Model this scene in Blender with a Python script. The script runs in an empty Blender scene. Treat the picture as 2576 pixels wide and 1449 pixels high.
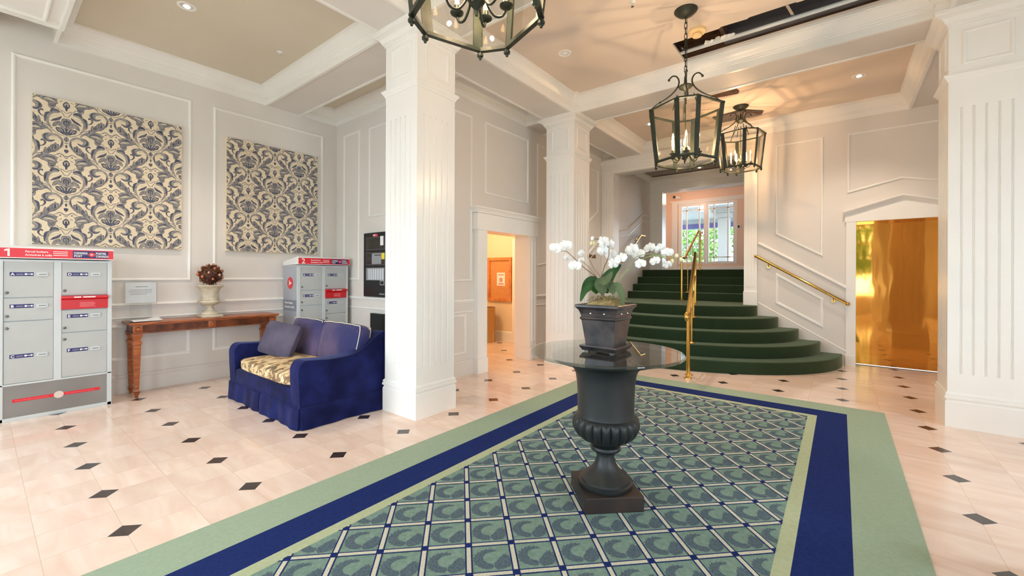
import bpy, bmesh, math, random
from mathutils import Vector, Matrix
random.seed(7)
PI = math.pi
SC = bpy.context.scene
COL = SC.collection

# ------------------------------------------------------------------ camera
F_PX = 1055.67
cam_d = bpy.data.cameras.new('camera'); cam = bpy.data.objects.new('camera', cam_d); COL.objects.link(cam)
cam_d.sensor_width = 36.0; cam_d.lens = F_PX * 36.0 / 2576.0
cam_d.shift_x = 0.0; cam_d.shift_y = (691.766 - 724.5) / 2576.0
cam_d.clip_start = 0.05; cam_d.clip_end = 200
_yaw, _roll = 0.664412, 0.003951
_F = Vector((-math.sin(_yaw), math.cos(_yaw), 0)); _R = Vector((math.cos(_yaw), math.sin(_yaw), 0)); _U = Vector((0, 0, 1))
_R2 = _R * math.cos(_roll) + _U * math.sin(_roll); _U2 = -_R * math.sin(_roll) + _U * math.cos(_roll)
cam.matrix_world = Matrix(((_R2.x, _U2.x, -_F.x, 0), (_R2.y, _U2.y, -_F.y, 0), (_R2.z, _U2.z, -_F.z, 1.40), (0, 0, 0, 1)))
SC.camera = cam

# ------------------------------------------------------------------ world, exposure
SC.view_settings.view_transform = 'Standard'; SC.view_settings.look = 'None'
SC.view_settings.gamma = 1.0; SC.view_settings.use_curve_mapping = False
SC.view_settings.exposure = -0.72
W = bpy.data.worlds.new('sky'); SC.world = W; W.use_nodes = True
_bg = W.node_tree.nodes['Background']; _bg.inputs[0].default_value = (0.74, 0.87, 1.0, 1); _bg.inputs[1].default_value = 24.5
SC.cycles.max_bounces = 9; SC.cycles.diffuse_bounces = 5; SC.cycles.glossy_bounces = 4
SC.cycles.transmission_bounces = 8; SC.cycles.transparent_max_bounces = 12
SC.cycles.caustics_reflective = False; SC.cycles.caustics_refractive = False
SC.cycles.sample_clamp_indirect = 6.0

def lamp(name, kind, loc, energy, color, rot=(0, 0, 0), **kw):
    d = bpy.data.lights.new(name, kind); d.energy = energy; d.color = color
    for k, v in kw.items(): setattr(d, k, v)
    o = bpy.data.objects.new(name, d); COL.objects.link(o); o.location = loc; o.rotation_euler = rot
    return o
# sky portals guiding daylight sampling through the window openings, and the warm lamps of side rooms
def window_light(name, loc, rot, w, h, energy, color=(0.82, 0.90, 1.0)):
    o = lamp(name, 'AREA', loc, energy, color, rot, shape='RECTANGLE', size=w, size_y=h); o.data.cycles.is_portal = True; return o
DAY = []
for k, x in enumerate((-5.2, -2.3, 1.0)):
    DAY.append(window_light('daylight', (x, -3.72, 2.0), (PI/2, 0, 0), 2.5 if k == 0 else 2.0, 2.8, 185))
for k, y in enumerate((-1.6, 1.2, 4.0)):
    DAY.append(window_light('daylight', (3.42, y, 2.0), (PI/2, 0, PI/2), 1.0, 2.8, 45))
WARM = (1.0, 0.60, 0.30)
lamp('hall_lamp', 'POINT', (-5.7, 5.6, 2.3), 105, (1.0, 0.72, 0.44), shadow_soft_size=0.15)
lamp('upper_room_lamp', 'POINT', (-3.3, 11.6, 3.5), 22, (1.0, 0.62, 0.42), shadow_soft_size=0.15)

# ------------------------------------------------------------------ materials
def mat(name, color, rough=0.5, metal=0.0, **kw):
    m = bpy.data.materials.new(name); m.use_nodes = True
    b = m.node_tree.nodes['Principled BSDF']
    b.inputs['Base Color'].default_value = (*color, 1); b.inputs['Roughness'].default_value = rough; b.inputs['Metallic'].default_value = metal
    for k, v in kw.items(): b.inputs[k].default_value = v
    return m
def srgb(r, g, b):
    f = lambda c: (c/255/12.92) if c/255 <= 0.04045 else ((c/255+0.055)/1.055)**2.4
    return (f(r), f(g), f(b))
def noisy(m, c1, c2, scale=5.0, bump=0.0, detail=4.0, stretch=(1, 1, 1), bscale=None, dist=0.02):
    """procedural colour variation (and optional bump) in object space"""
    nt = m.node_tree; N = nt.nodes; L = nt.links; b = N['Principled BSDF']
    tc = N.new('ShaderNodeTexCoord'); mp = N.new('ShaderNodeMapping'); mp.inputs['Scale'].default_value = stretch
    L.new(tc.outputs['Object'], mp.inputs['Vector'])
    n = N.new('ShaderNodeTexNoise'); n.inputs['Scale'].default_value = scale; n.inputs['Detail'].default_value = detail
    L.new(mp.outputs[0], n.inputs['Vector'])
    r = N.new('ShaderNodeValToRGB'); r.color_ramp.elements[0].position = 0.35; r.color_ramp.elements[1].position = 0.68
    r.color_ramp.elements[0].color = (*c1, 1); r.color_ramp.elements[1].color = (*c2, 1)
    L.new(n.outputs['Fac'], r.inputs[0]); L.new(r.outputs[0], b.inputs['Base Color'])
    if bump:
        n2 = N.new('ShaderNodeTexNoise'); n2.inputs['Scale'].default_value = bscale or scale; n2.inputs['Detail'].default_value = 3
        L.new(mp.outputs[0], n2.inputs['Vector'])
        bp = N.new('ShaderNodeBump'); bp.inputs['Strength'].default_value = bump; bp.inputs['Distance'].default_value = dist
        L.new(n2.outputs['Fac'], bp.inputs['Height']); L.new(bp.outputs[0], b.inputs['Normal'])
    return m
WALLP = noisy(mat('wall_paint', srgb(225, 219, 212), 0.5), srgb(223, 217, 210), srgb(227, 221, 215), 1.5)
TRIM = noisy(mat('white_trim_paint', srgb(243, 240, 235), 0.26), srgb(241, 238, 233), srgb(245, 243, 238), 1.5)
CEIL = noisy(mat('ceiling_paint', srgb(228, 211, 194), 0.6), srgb(226, 209, 192), srgb(230, 213, 197), 1.2)
CEIL2 = noisy(mat('taupe_ceiling_paint', srgb(217, 205, 184), 0.6), srgb(215, 203, 182), srgb(219, 207, 187), 1.2)
HALLW = mat('hall_wall_paint', srgb(236, 216, 184), 0.6)
BRASS = noisy(mat('polished_brass', srgb(222, 178, 90), 0.16, 1.0), srgb(222, 176, 88), srgb(228, 186, 100), 4)
CHROME = mat('chrome', (0.8, 0.8, 0.8), 0.2, 1.0)
BLACKM = mat('black_enamel', srgb(22, 24, 26), 0.35)
def emis(name, col, s):
    m = mat(name, col, 0.5); b = m.node_tree.nodes['Principled BSDF']
    b.inputs['Emission Color'].default_value = (*col, 1); b.inputs['Emission Strength'].default_value = s; return m
BULB = emis('glowing_flame_bulb', (1.0, 0.62, 0.28), 12.0)
CANLIT = emis('lit_downlight_lamp', (1.0, 0.86, 0.70), 9.0)
def glass(name, col=(1, 1, 1), rough=0.0, tint=0.0, refl=1.0):
    """thin architectural glass: clear straight through plus a Fresnel reflection"""
    m = bpy.data.materials.new(name); m.use_nodes = True; nt = m.node_tree; N = nt.nodes; L = nt.links
    N.remove(N['Principled BSDF']); o = N['Material Output']
    t = N.new('ShaderNodeBsdfTransparent'); t.inputs[0].default_value = (*col, 1)
    g = N.new('ShaderNodeBsdfGlossy'); g.inputs['Roughness'].default_value = rough
    fr = N.new('ShaderNodeLayerWeight'); fr.inputs['Blend'].default_value = 0.5
    pw = N.new('ShaderNodeMath'); pw.operation = 'POWER'; pw.inputs[1].default_value = 4.5; L.new(fr.outputs['Facing'], pw.inputs[0])
    mu = N.new('ShaderNodeMath'); mu.operation = 'MULTIPLY_ADD'; mu.inputs[1].default_value = 0.9*refl; mu.inputs[2].default_value = 0.035*refl; mu.use_clamp = True
    mx = N.new('ShaderNodeMixShader'); L.new(pw.outputs[0], mu.inputs[0]); L.new(mu.outputs[0], mx.inputs[0])
    L.new(t.outputs[0], mx.inputs[1]); L.new(g.outputs[0], mx.inputs[2]); L.new(mx.outputs[0], o.inputs[0])
    return m
GLASS = glass('clear_window_glass', (0.97, 0.985, 0.975))
LGLASS = glass('lantern_glass', (0.97, 0.96, 0.93))
TGLASS = glass('table_glass', (0.84, 0.90, 0.87), refl=1.6)

def math_node(nt, op, a, b=None, c=None):
    n = nt.nodes.new('ShaderNodeMath'); n.operation = op
    for i, v in enumerate((a, b, c)):
        if v is None: continue
        if isinstance(v, (int, float)): n.inputs[i].default_value = v
        else: nt.links.new(v, n.inputs[i])
    return n.outputs[0]
def floor_material():
    m = mat('marble_tile_floor', (1, 1, 1), 0.13); nt = m.node_tree; N = nt.nodes; L = nt.links; b = N['Principled BSDF']
    M = lambda *a: math_node(nt, *a)
    tc = N.new('ShaderNodeTexCoord'); sp = N.new('ShaderNodeSeparateXYZ'); L.new(tc.outputs['Object'], sp.inputs[0])
    u = M('DIVIDE', M('ADD', sp.outputs[0], 3.063), 0.6167); v = M('DIVIDE', M('SUBTRACT', sp.outputs[1], 0.504), 0.6155)
    tri = lambda q: M('ABSOLUTE', M('SUBTRACT', M('FRACT', M('ADD', q, 0.5)), 0.5))
    dia = M('LESS_THAN', M('ADD', tri(u), tri(v)), 0.117)
    u2, v2 = M('MULTIPLY', u, 2.0), M('MULTIPLY', v, 2.0)
    seam = M('LESS_THAN', M('MINIMUM', tri(u2), tri(v2)), 0.0042)
    cell = N.new('ShaderNodeCombineXYZ'); L.new(M('FLOOR', u2), cell.inputs[0]); L.new(M('FLOOR', v2), cell.inputs[1])
    wn = N.new('ShaderNodeTexWhiteNoise'); wn.noise_dimensions = '2D'; L.new(cell.outputs[0], wn.inputs['Vector'])
    off = N.new('ShaderNodeVectorMath'); off.operation = 'MULTIPLY_ADD'; L.new(wn.outputs['Color'], off.inputs[0]); off.inputs[1].default_value = (9, 9, 9); L.new(tc.outputs['Object'], off.inputs[2])
    n = N.new('ShaderNodeTexNoise'); n.inputs['Scale'].default_value = 2.6; n.inputs['Detail'].default_value = 6; n.inputs['Distortion'].default_value = 1.3
    mp = N.new('ShaderNodeMapping'); mp.inputs['Scale'].default_value = (0.6, 2.2, 1); mp.inputs['Rotation'].default_value = (0, 0, 0.5)
    L.new(off.outputs[0], mp.inputs[0]); L.new(mp.outputs[0], n.inputs['Vector'])
    r = N.new('ShaderNodeValToRGB'); e = r.color_ramp.elements
    e[0].position = 0.28; e[0].color = (*srgb(233, 203, 184), 1); e[1].position = 0.72; e[1].color = (*srgb(247, 227, 213), 1)
    e2 = r.color_ramp.elements.new(0.5); e2.color = (*srgb(241, 216, 199), 1)
    L.new(n.outputs['Fac'], r.inputs[0])
    hs = N.new('ShaderNodeHueSaturation'); L.new(r.outputs[0], hs.inputs['Color'])
    L.new(M('ADD', 0.95, M('MULTIPLY', wn.outputs['Value'], 0.09)), hs.inputs['Value'])
    mx = N.new('ShaderNodeMix'); mx.data_type = 'RGBA'; L.new(seam, mx.inputs[0]); L.new(hs.outputs[0], mx.inputs[6]); mx.inputs[7].default_value = (*srgb(216, 184, 158), 1)
    n3 = N.new('ShaderNodeTexNoise'); n3.inputs['Scale'].default_value = 12; r3 = N.new('ShaderNodeValToRGB')
    r3.color_ramp.elements[0].color = (*srgb(40, 30, 28), 1); r3.color_ramp.elements[1].color = (*srgb(78, 66, 62), 1)
    L.new(tc.outputs['Object'], n3.inputs['Vector']); L.new(n3.outputs['Fac'], r3.inputs[0])
    mx2 = N.new('ShaderNodeMix'); mx2.data_type = 'RGBA'; L.new(dia, mx2.inputs[0]); L.new(mx.outputs[2], mx2.inputs[6]); L.new(r3.outputs[0], mx2.inputs[7])
    L.new(mx2.outputs[2], b.inputs['Base Color'])
    return m
FLOORM = floor_material()

# ------------------------------------------------------------------ mesh helpers
def obj(name, bm, m, parent=None, smooth=None, loc=None):
    bmesh.ops.recalc_face_normals(bm, faces=bm.faces[:])
    me = bpy.data.meshes.new(name); bm.to_mesh(me); bm.free()
    ms = m if isinstance(m, (list, tuple)) else [m]
    for k in ms: me.materials.append(k)
    if smooth is not None:
        me.polygons.foreach_set('use_smooth', [True]*len(me.polygons))
        if smooth < 3.1:
            me.set_sharp_from_angle(angle=smooth)
    o = bpy.data.objects.new(name, me); COL.objects.link(o)
    if parent: o.parent = parent
    if loc: o.location = loc
    return o
def BM(): return bmesh.new()
def tag(o, label=None, cat=None, group=None, kind=None):
    if label: o['label'] = label
    if cat: o['category'] = cat
    if group: o['group'] = group
    if kind: o['kind'] = kind
    return o
def thing(name, label, cat, loc=(0, 0, 0), rz=0, group=None):
    o = bpy.data.objects.new(name, None); COL.objects.link(o); o.location = loc; o.rotation_euler = (0, 0, rz)
    o.empty_display_size = 0.1
    return tag(o, label, cat, group)
def struct(name, bm, m, parent=None, smooth=None, label=None):
    o = obj(name, bm, m, parent, smooth)
    if parent is None: o['kind'] = 'structure'
    if label: o['label'] = label
    return o
def dup(root, loc, rz=None, label=None):
    def cp(o, par):
        c = o.copy(); COL.objects.link(c); c.parent = par
        for ch in o.children: cp(ch, c)
        return c
    r = cp(root, None); r.location = loc
    if rz is not None: r.rotation_euler = (0, 0, rz)
    if label: r['label'] = label
    return r
def box(bm, x0, x1, y0, y1, z0, z1, mi=0, bev=0.0):
    vs = [bm.verts.new((x, y, z)) for z in (z0, z1) for y in (y0, y1) for x in (x0, x1)]
    fs = [bm.faces.new([vs[i] for i in q]) for q in ((0, 2, 3, 1), (4, 5, 7, 6), (0, 1, 5, 4), (2, 6, 7, 3), (0, 4, 6, 2), (1, 3, 7, 5))]
    for f in fs: f.material_index = mi
    if bev > 0:
        r = bmesh.ops.bevel(bm, geom=list({e for f in fs for e in f.edges}), offset=bev, segments=2, affect='EDGES', profile=0.7)
        for f in r['faces']: f.material_index = mi
    return fs
def boxm(bm, sx, sy, sz, M, mi=0, bev=0.0):
    n0 = len(bm.verts); b2 = bmesh.new(); box(b2, -sx/2, sx/2, -sy/2, sy/2, -sz/2, sz/2, mi, bev)
    b2.transform(M); merge(bm, b2, mi)
def merge(bm, b2, mi=None):
    me = bpy.data.meshes.new('tmp'); b2.to_mesh(me); b2.free(); nf = len(bm.faces)
    bm.from_mesh(me); bpy.data.meshes.remove(me)
    if mi is not None:
        bm.faces.ensure_lookup_table()
        for f in bm.faces[nf:]: f.material_index = mi
def bar(bm, a, b, w, t=None, up=Vector((0, 0, 1)), mi=0, bev=0.0):
    a = Vector(a); b = Vector(b); d = (b-a); L = d.length; z = d.normalized()
    up = Vector(up); x = up.cross(z)
    if x.length < 1e-4: x = Vector((1, 0, 0)).cross(z)
    if x.length < 1e-4: x = Vector((0, 1, 0)).cross(z)
    x.normalize(); y = z.cross(x)
    M = Matrix((x, y, z)).transposed().to_4x4(); M.translation = (a+b)/2
    boxm(bm, w, t or w, L, M, mi, bev)
def tube(bm, pts, r, n=10, mi=0, cap=True, closed=False):
    pts = [Vector(p) for p in pts]; rs = r if isinstance(r, (list, tuple)) else [r]*len(pts)
    rings = []; prev = None; m = len(pts)
    for i, p in enumerate(pts):
        if closed: t = (pts[(i+1) % m]-pts[i-1]).normalized()
        elif i == 0: t = (pts[1]-p).normalized()
        elif i == m-1: t = (p-pts[i-1]).normalized()
        else: t = ((pts[i+1]-p).normalized()+(p-pts[i-1]).normalized()).normalized()
        if prev is None:
            x = t.cross(Vector((0, 0, 1)))
            if x.length < 1e-3: x = t.cross(Vector((1, 0, 0)))
            x.normalize()
        else:
            x = prev - t*prev.dot(t); x.normalize()
        prev = x; y = t.cross(x)
        rings.append([bm.verts.new(p+(x*math.cos(2*PI*k/n)+y*math.sin(2*PI*k/n))*rs[i]) for k in range(n)])
    rr = list(zip(rings, rings[1:])) + ([(rings[-1], rings[0])] if closed else [])
    for A, B in rr:
        for k in range(n):
            f = bm.faces.new((A[k], A[(k+1) % n], B[(k+1) % n], B[k])); f.material_index = mi
    if cap and not closed:
        for R_ in (rings[0], rings[-1]):
            f = bm.faces.new(R_); f.material_index = mi
def lathe(bm, prof, n=32, c=(0, 0, 0), mi=0, flute=None):
    rings = []
    for r, z in prof:
        if r < 1e-5: rings.append([bm.verts.new((c[0], c[1], c[2]+z))]); continue
        ring = []
        for k in range(n):
            a = 2*PI*k/n; rr = r*(flute(a, z) if flute else 1)
            ring.append(bm.verts.new((c[0]+rr*math.cos(a), c[1]+rr*math.sin(a), c[2]+z)))
        rings.append(ring)
    for A, B in zip(rings, rings[1:]):
        if len(A) == 1 and len(B) == 1: continue
        for k in range(n):
            if len(A) == 1: f = bm.faces.new((A[0], B[k], B[(k+1) % n]))
            elif len(B) == 1: f = bm.faces.new((A[k], A[(k+1) % n], B[0]))
            else: f = bm.faces.new((A[k], A[(k+1) % n], B[(k+1) % n], B[k]))
            f.material_index = mi
    for R_ in (rings[0], rings[-1]):
        if len(R_) > 1:
            f = bm.faces.new(R_); f.material_index = mi
def ball(bm, c, r, mi=0, seg=12, s=(1, 1, 1)):
    M = Matrix.Translation(c) @ Matrix.Diagonal((r*s[0], r*s[1], r*s[2], 1))
    res = bmesh.ops.create_uvsphere(bm, u_segments=seg, v_segments=max(6, seg*2//3), radius=1, matrix=M)
    for v in res['verts']:
        for f in v.link_faces: f.material_index = mi
def prism(bm, poly, z0, z1, mi=0, M=None):
    a = [Vector((p[0], p[1], z0)) for p in poly]; b = [Vector((p[0], p[1], z1)) for p in poly]
    if M: a = [M @ p for p in a]; b = [M @ p for p in b]
    A = [bm.verts.new(p) for p in a]; B = [bm.verts.new(p) for p in b]; n = len(A)
    fs = [bm.faces.new(A), bm.faces.new(B)] + [bm.faces.new((A[i], A[(i+1) % n], B[(i+1) % n], B[i])) for i in range(n)]
    for f in fs: f.material_index = mi
def mold(bm, pts, normal, prof, closed=True, mi=0, flip=False):
    """sweep profile [(inward offset, offset along normal)] round a planar polyline with mitred corners"""
    P = [Vector(p) for p in pts]; nrm = Vector(normal).normalized(); n = len(P); rings = []
    def side(a, b):
        s = nrm.cross((b-a).normalized()); return -s if flip else s
    for i in range(n):
        if closed or 0 < i < n-1:
            s1 = side(P[i-1], P[i]); s2 = side(P[i], P[(i+1) % n]); m = (s1+s2); m = m/(m.length_squared/2) if m.length > 1e-4 else s1
        elif i == 0: m = side(P[0], P[1])
        else: m = side(P[-2], P[-1])
        rings.append([bm.verts.new(P[i]+m*a+nrm*b) for a, b in prof])
    rr = list(zip(rings, rings[1:])) + ([(rings[-1], rings[0])] if closed else [])
    k = len(prof)
    for A, B in rr:
        for j in range(k):
            f = bm.faces.new((A[j], A[(j+1) % k], B[(j+1) % k], B[j])); f.material_index = mi
    if not closed:
        for R_ in (rings[0], rings[-1]): bm.faces.new(R_).material_index = mi
BEAD = [(0, -0.004), (0, 0.006), (0.006, 0.016), (0.014, 0.02), (0.024, 0.018), (0.03, 0.008), (0.034, 0.006), (0.034, -0.004)]
def area2(pts, n):
    s = Vector((0, 0, 0)); P = [Vector(p) for p in pts]
    for a, b in zip(P, P[1:]+P[:1]): s += a.cross(b)
    return s.dot(Vector(n))
def panel(bm, pts, n, prof=BEAD, mi=0):
    mold(bm, pts, n, prof, True, mi, flip=area2(pts, n) < 0)
def wp_x(x, yz): return [(x, a, b) for a, b in yz]
def wp_y(y, xz): return [(a, y, b) for a, b in xz]
def rect(a0, a1, b0, b1): return [(a0, b0), (a1, b0), (a1, b1), (a0, b1)]
CROWN = [(-0.02, -0.01), (0.012, -0.01), (0.012, 0.07), (0.024, 0.075), (0.024, 0.09), (0.036, 0.098), (0.036, 0.108), (0.044, 0.12), (0.058, 0.145),
         (0.078, 0.17), (0.098, 0.186), (0.104, 0.19), (0.104, 0.2), (0.118, 0.206), (0.118, 0.24), (-0.02, 0.24)]
def text(bm, s, size, M, mi=0, ext=0.0006, bold=0.0, sx=1.0, align='LEFT'):
    cu = bpy.data.curves.new('t', 'FONT'); cu.body = s; cu.size = size; cu.extrude = ext; cu.offset = bold; cu.align_x = align; cu.resolution_u = 3
    o = bpy.data.objects.new('t', cu); COL.objects.link(o); dg = bpy.context.evaluated_depsgraph_get()
    me = bpy.data.meshes.new_from_object(o.evaluated_get(dg)); COL.objects.unlink(o); bpy.data.objects.remove(o); bpy.data.curves.remove(cu)
    b2 = bmesh.new(); b2.from_mesh(me); bpy.data.meshes.remove(me)
    b2.transform(M @ Matrix.Diagonal((sx, 1, 1, 1))); merge(bm, b2, mi)
def facing(origin, right, up):
    r = Vector(right).normalized(); u = Vector(up).normalized(); n = r.cross(u)
    M = Matrix((r, u, n)).transposed().to_4x4(); M.translation = origin; return M
def spline(P, n=8, closed=False):
    P = [Vector(p) for p in P]; out = []; m = len(P); rng = range(m if closed else m-1)
    for i in rng:
        p0 = P[(i-1) % m] if closed or i > 0 else P[0]; p1 = P[i]; p2 = P[(i+1) % m]; p3 = P[(i+2) % m] if closed or i < m-2 else P[-1]
        for k in range(n):
            t = k/n; out.append(0.5*((2*p1)+(p2-p0)*t+(2*p0-5*p1+4*p2-p3)*t*t+(3*p1-p0-3*p2+p3)*t**3))
    if not closed: out.append(P[-1])
    return out

# ================================================================== SETTING
ZS, ZC, ZR = 3.87, 4.10, 4.50        # beam soffit, coffer ceiling, roof
XL, XD, YB, YS = -6.62, -4.12, 3.70, 8.45
XR, YF = 3.3, -3.6
bm = BM(); v = [bm.verts.new(p) for p in ((-8, -4.5, 0), (4.5, -4.5, 0), (4.5, 9.2, 0), (-8, 9.2, 0))]; bm.faces.new(v)
struct('floor', bm, FLOORM)

# walls
bm = BM(); box(bm, XL-0.2, XL, YF-0.2, YB+0.2, 0, ZR); struct('wall_left', bm, WALLP)
bm = BM(); box(bm, XL, XD, YB, YB+0.2, 0, ZR); struct('wall_alcove', bm, WALLP)
bm = BM()                                             # wall with the hall doorway
box(bm, XD-0.22, XD, YB+0.2, 4.55, 0, ZR); box(bm, XD-0.22, XD, 5.62, YS+0.25, 0, ZR); box(bm, XD-0.22, XD, 4.55, 5.62, 2.05, ZR)
struct('wall_hall', bm, WALLP)
bm = BM()                                             # far wall: stair opening and lift opening
box(bm, XD, -3.84, YS, YS+0.25, 0, ZR); box(bm, -3.84, -1.35, YS, YS+0.25, 3.57, ZR)
box(bm, -1.35, 0.186, YS, YS+0.25, 0, ZR); box(bm, 0.186, 1.245, YS, YS+0.25, 2.25, ZR); box(bm, 1.245, XR+0.2, YS, YS+0.25, 0, ZR)
struct('wall_back', bm, WALLP)
bm = BM()                                             # street wall behind the camera, three window openings
xs = [XL-0.2, -6.45, -3.95, -3.3, -1.3, 0.0, 2.0, XR+0.2]
for i in range(0, 7, 2): box(bm, xs[i], xs[i+1], YF-0.2, YF, 0, ZR)
for i in range(1, 7, 2): box(bm, xs[i], xs[i+1], YF-0.2, YF, 0, 0.6); box(bm, xs[i], xs[i+1], YF-0.2, YF, 3.4, ZR)
struct('wall_front', bm, WALLP)
bm = BM()
ys = [YF, -2.1, -1.1, 0.7, 1.7, 3.5, 4.5, YS]
for i in range(0, 7, 2): box(bm, XR, XR+0.2, ys[i], ys[i+1], 0, ZR)
for i in range(1, 7, 2): box(bm, XR, XR+0.2, ys[i], ys[i+1], 0, 0.6); box(bm, XR, XR+0.2, ys[i], ys[i+1], 3.4, ZR)
struct('wall_right', bm, WALLP)
def street_window(nm, M, w, h):
    bm = BM()
    for a, b, c, d in ((-w/2, -w/2+0.07, 0, h), (w/2-0.07, w/2, 0, h), (-w/2, w/2, 0, 0.07), (-w/2, w/2, h-0.07, h), (-0.02, 0.02, 0, h), (-w/2, w/2, h*0.72, h*0.72+0.05)):
        box(bm, a, b, -0.04, 0.04, c, d)
    bm.transform(M); o = struct(nm, bm, TRIM)
    bm = BM(); box(bm, -w/2+0.05, w/2-0.05, -0.003, 0.003, 0.05, h-0.05); bm.transform(M); obj('pane', bm, GLASS, o)
k = 1
for i in (1, 3, 5):
    street_window('window_%d' % k, Matrix.Translation(((xs[i]+xs[i+1])/2, YF-0.05, 0.6)), xs[i+1]-xs[i], 2.8); k += 1
for i in (1, 3, 5):
    street_window('window_%d' % k, Matrix.Translation((XR+0.05, (ys[i]+ys[i+1])/2, 0.6)) @ Matrix.Rotation(PI/2, 4, 'Z'), ys[i+1]-ys[i], 2.8); k += 1

# beams (flat soffits at ZS) and coffer ceilings
BX = [(-3.71, -3.21), (0.79, 1.29)]
def beam(x0, x1, y0, y1, z=ZS):
    bm = BM(); box(bm, x0, x1, y0, y1, z, ZR-0.05); return struct('beam', bm, WALLP)
beam(XL, XR, 2.61, 3.11); beam(XD, XR, 5.62, 6.12); beam(XL, XR, -0.39, 0.11)
for x0, x1 in BX:
    beam(x0, x1, 0.11, 2.61); beam(x0, x1, 3.11, 5.62); beam(x0, x1, 6.12, YS)
bm = BM(); box(bm, XL+0.5, -3.71, 0.11, 0.52, ZS-0.03, ZR-0.05); box(bm, XL+0.5, -3.71, -0.39, 0.11, ZS-0.03, ZS)
panel(bm, [(a, b, ZS-0.03) for a, b in rect(-6.06, -3.8, -0.3, 0.42)], (0, 0, -1)); 
panel(bm, [(a, b, ZS-0.03) for a, b in rect(-6.125, -3.71, -0.385, 0.525)], (0, 0, -1), [(-.012, 0), (-.012, 0.02), (0.02, 0.02), (0.02, 0)])
struct('beam', bm, TRIM)
def slab(*r, mt=CEIL, z=ZC, name='ceiling'):
    bm = BM()
    for a in r: box(bm, a[0], a[1], a[2], a[3], z, z+0.05)
    return struct(name, bm, mt)
slab((XL, -3.71, 0.11, 2.61), (XL, -3.71, 3.11, YB), (XD, -3.71, 3.11, 5.62), (XD, -3.71, 6.12, YS), mt=CEIL2)
slab((-3.21, 0.79, 0.11, 2.61), (-3.21, 0.79, 6.12, YS), (1.29, XR, 0.11, 2.61), (1.29, XR, 3.11, 5.62), (1.29, XR, 6.12, YS), (XL, XR, YF, -0.39))
bm = BM()                                              # middle coffer with the broken-open strip
for poly in ([(-3.21, 3.11), (-1.555, 3.11), (-1.555, 5.62), (-3.21, 5.62)],
             [(-1.555, 3.11), (0.79, 3.11), (0.79, 4.99), (0.10, 5.0), (-0.35, 4.99), (-0.355, 4.975), (-0.76, 4.97), (-0.78, 4.99), (-1.03, 4.975), (-1.06, 5.0), (-1.3, 5.0), (-1.555, 4.99)],
             [(-1.555, 5.50), (0.79, 5.50), (0.79, 5.62), (-1.555, 5.62)]):
    prism(bm, poly, ZC, ZC+0.03)
struct('ceiling', bm, CEIL)
bm = BM(); box(bm, -8, 4.6, -3.9, 9.0, ZR, ZR+0.1); struct('ceiling', bm, CEIL)  # unseen roof slab, added to keep sky light from leaking in above the coffers
def crown(x0, x1, y0, y1, sides=None):
    bm = BM(); P = [(x0, y0, ZC+0.0), (x1, y0, ZC), (x1, y1, ZC), (x0, y1, ZC)]
    prof = [(a, 0.24-b-0.01) for a, b in CROWN]
    mold(bm, P, (0, 0, -1), prof, True, 0, flip=area2(P, (0, 0, -1)) < 0)
    return struct('trim_%d' % crown.k, bm, TRIM, smooth=0.28)
crown.k = 1
for c in ((XL, -3.71, 0.52, 2.61), (XL, XD, 3.11, YB), (XD, -3.71, 3.11, 5.62), (XD, -3.71, 6.12, YS), (-3.21, 0.79, 0.11, 2.61), (-3.21, 0.79, 3.11, 5.62),
          (-3.21, 0.79, 6.12, YS), (1.29, XR, 3.11, 5.62), (1.29, XR, 6.12, YS)):
    crown(*c); crown.k += 1
bm = BM(); box(bm, -4.12, -3.71, 3.11, YB+.01, ZS, ZC)      # beam end over the alcove corner
struct('beam', bm, WALLP)

# crown breaking forward around the columns
for xa, xb, path in ((-3.21, -3.165, [(-3.26, 5.54), (-3.165, 5.54), (-3.165, 5.64)]), (0.705, 0.79, [(0.705, 5.64), (0.705, 5.54), (0.84, 5.54)])):
    bm = BM(); box(bm, xa, xb, 5.54, 5.64, 3.86, ZC)
    mold(bm, [(x, y, ZC) for x, y in path], (0, 0, -1), [(-p, 0.23-q) for p, q in CROWN], False, 0, flip=True)
    crown.k += 1; struct('trim_%d' % (crown.k+20), bm, TRIM, smooth=0.28)

# ceiling break: dark void with joists, duct and white pipe
VOID = mat('dark_old_timber', srgb(74, 50, 32), 0.8); noisy(VOID, srgb(52, 34, 22), srgb(96, 66, 42), 6, stretch=(1, 4, 4))
DUCT = mat('grey_duct_metal', srgb(112, 110, 114), 0.5, 0.3)
bm = BM()
box(bm, -1.62, 0.85, 4.90, 4.96, ZC+0.03, ZR); box(bm, -1.62, 0.85, 5.52, 5.58, ZC+0.03, ZR); box(bm, -1.66, -1.60, 4.94, 5.58, ZC+0.03, ZR); box(bm, 0.8, 0.86, 4.94, 5.58, ZC+0.03, ZR)
box(bm, -1.6, 0.85, 4.96, 5.52, ZR-0.06, ZR); box(bm, -1.05, 0.85, 5.03, 5.20, ZC+0.12, ZR); box(bm, -1.09, -1.05, 4.96, 5.40, ZC+0.08, ZR)
struct('ceiling_void', bm, VOID)
bm = BM(); box(bm, -1.1, 0.78, 5.42, 5.515, ZC+0.06, ZC+0.25, bev=0.005); box(bm, -0.25, -0.24, 5.415, 5.42, ZC+0.08, ZC+0.12)
for x in (-1.0, -0.1): box(bm, x, x+0.012, 5.414, 5.421, ZC+0.06, ZC+0.1)
tag(obj('air_duct', bm, DUCT), 'grey metal duct inside the broken-open ceiling strip', 'duct')
PIPEW = mat('white_pipe_paint', srgb(226, 232, 234), 0.35)
t = thing('ceiling_pipe', 'white pipe running along the broken-open ceiling strip', 'pipe', (-0.35, 5.335, ZC+0.035))
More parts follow.
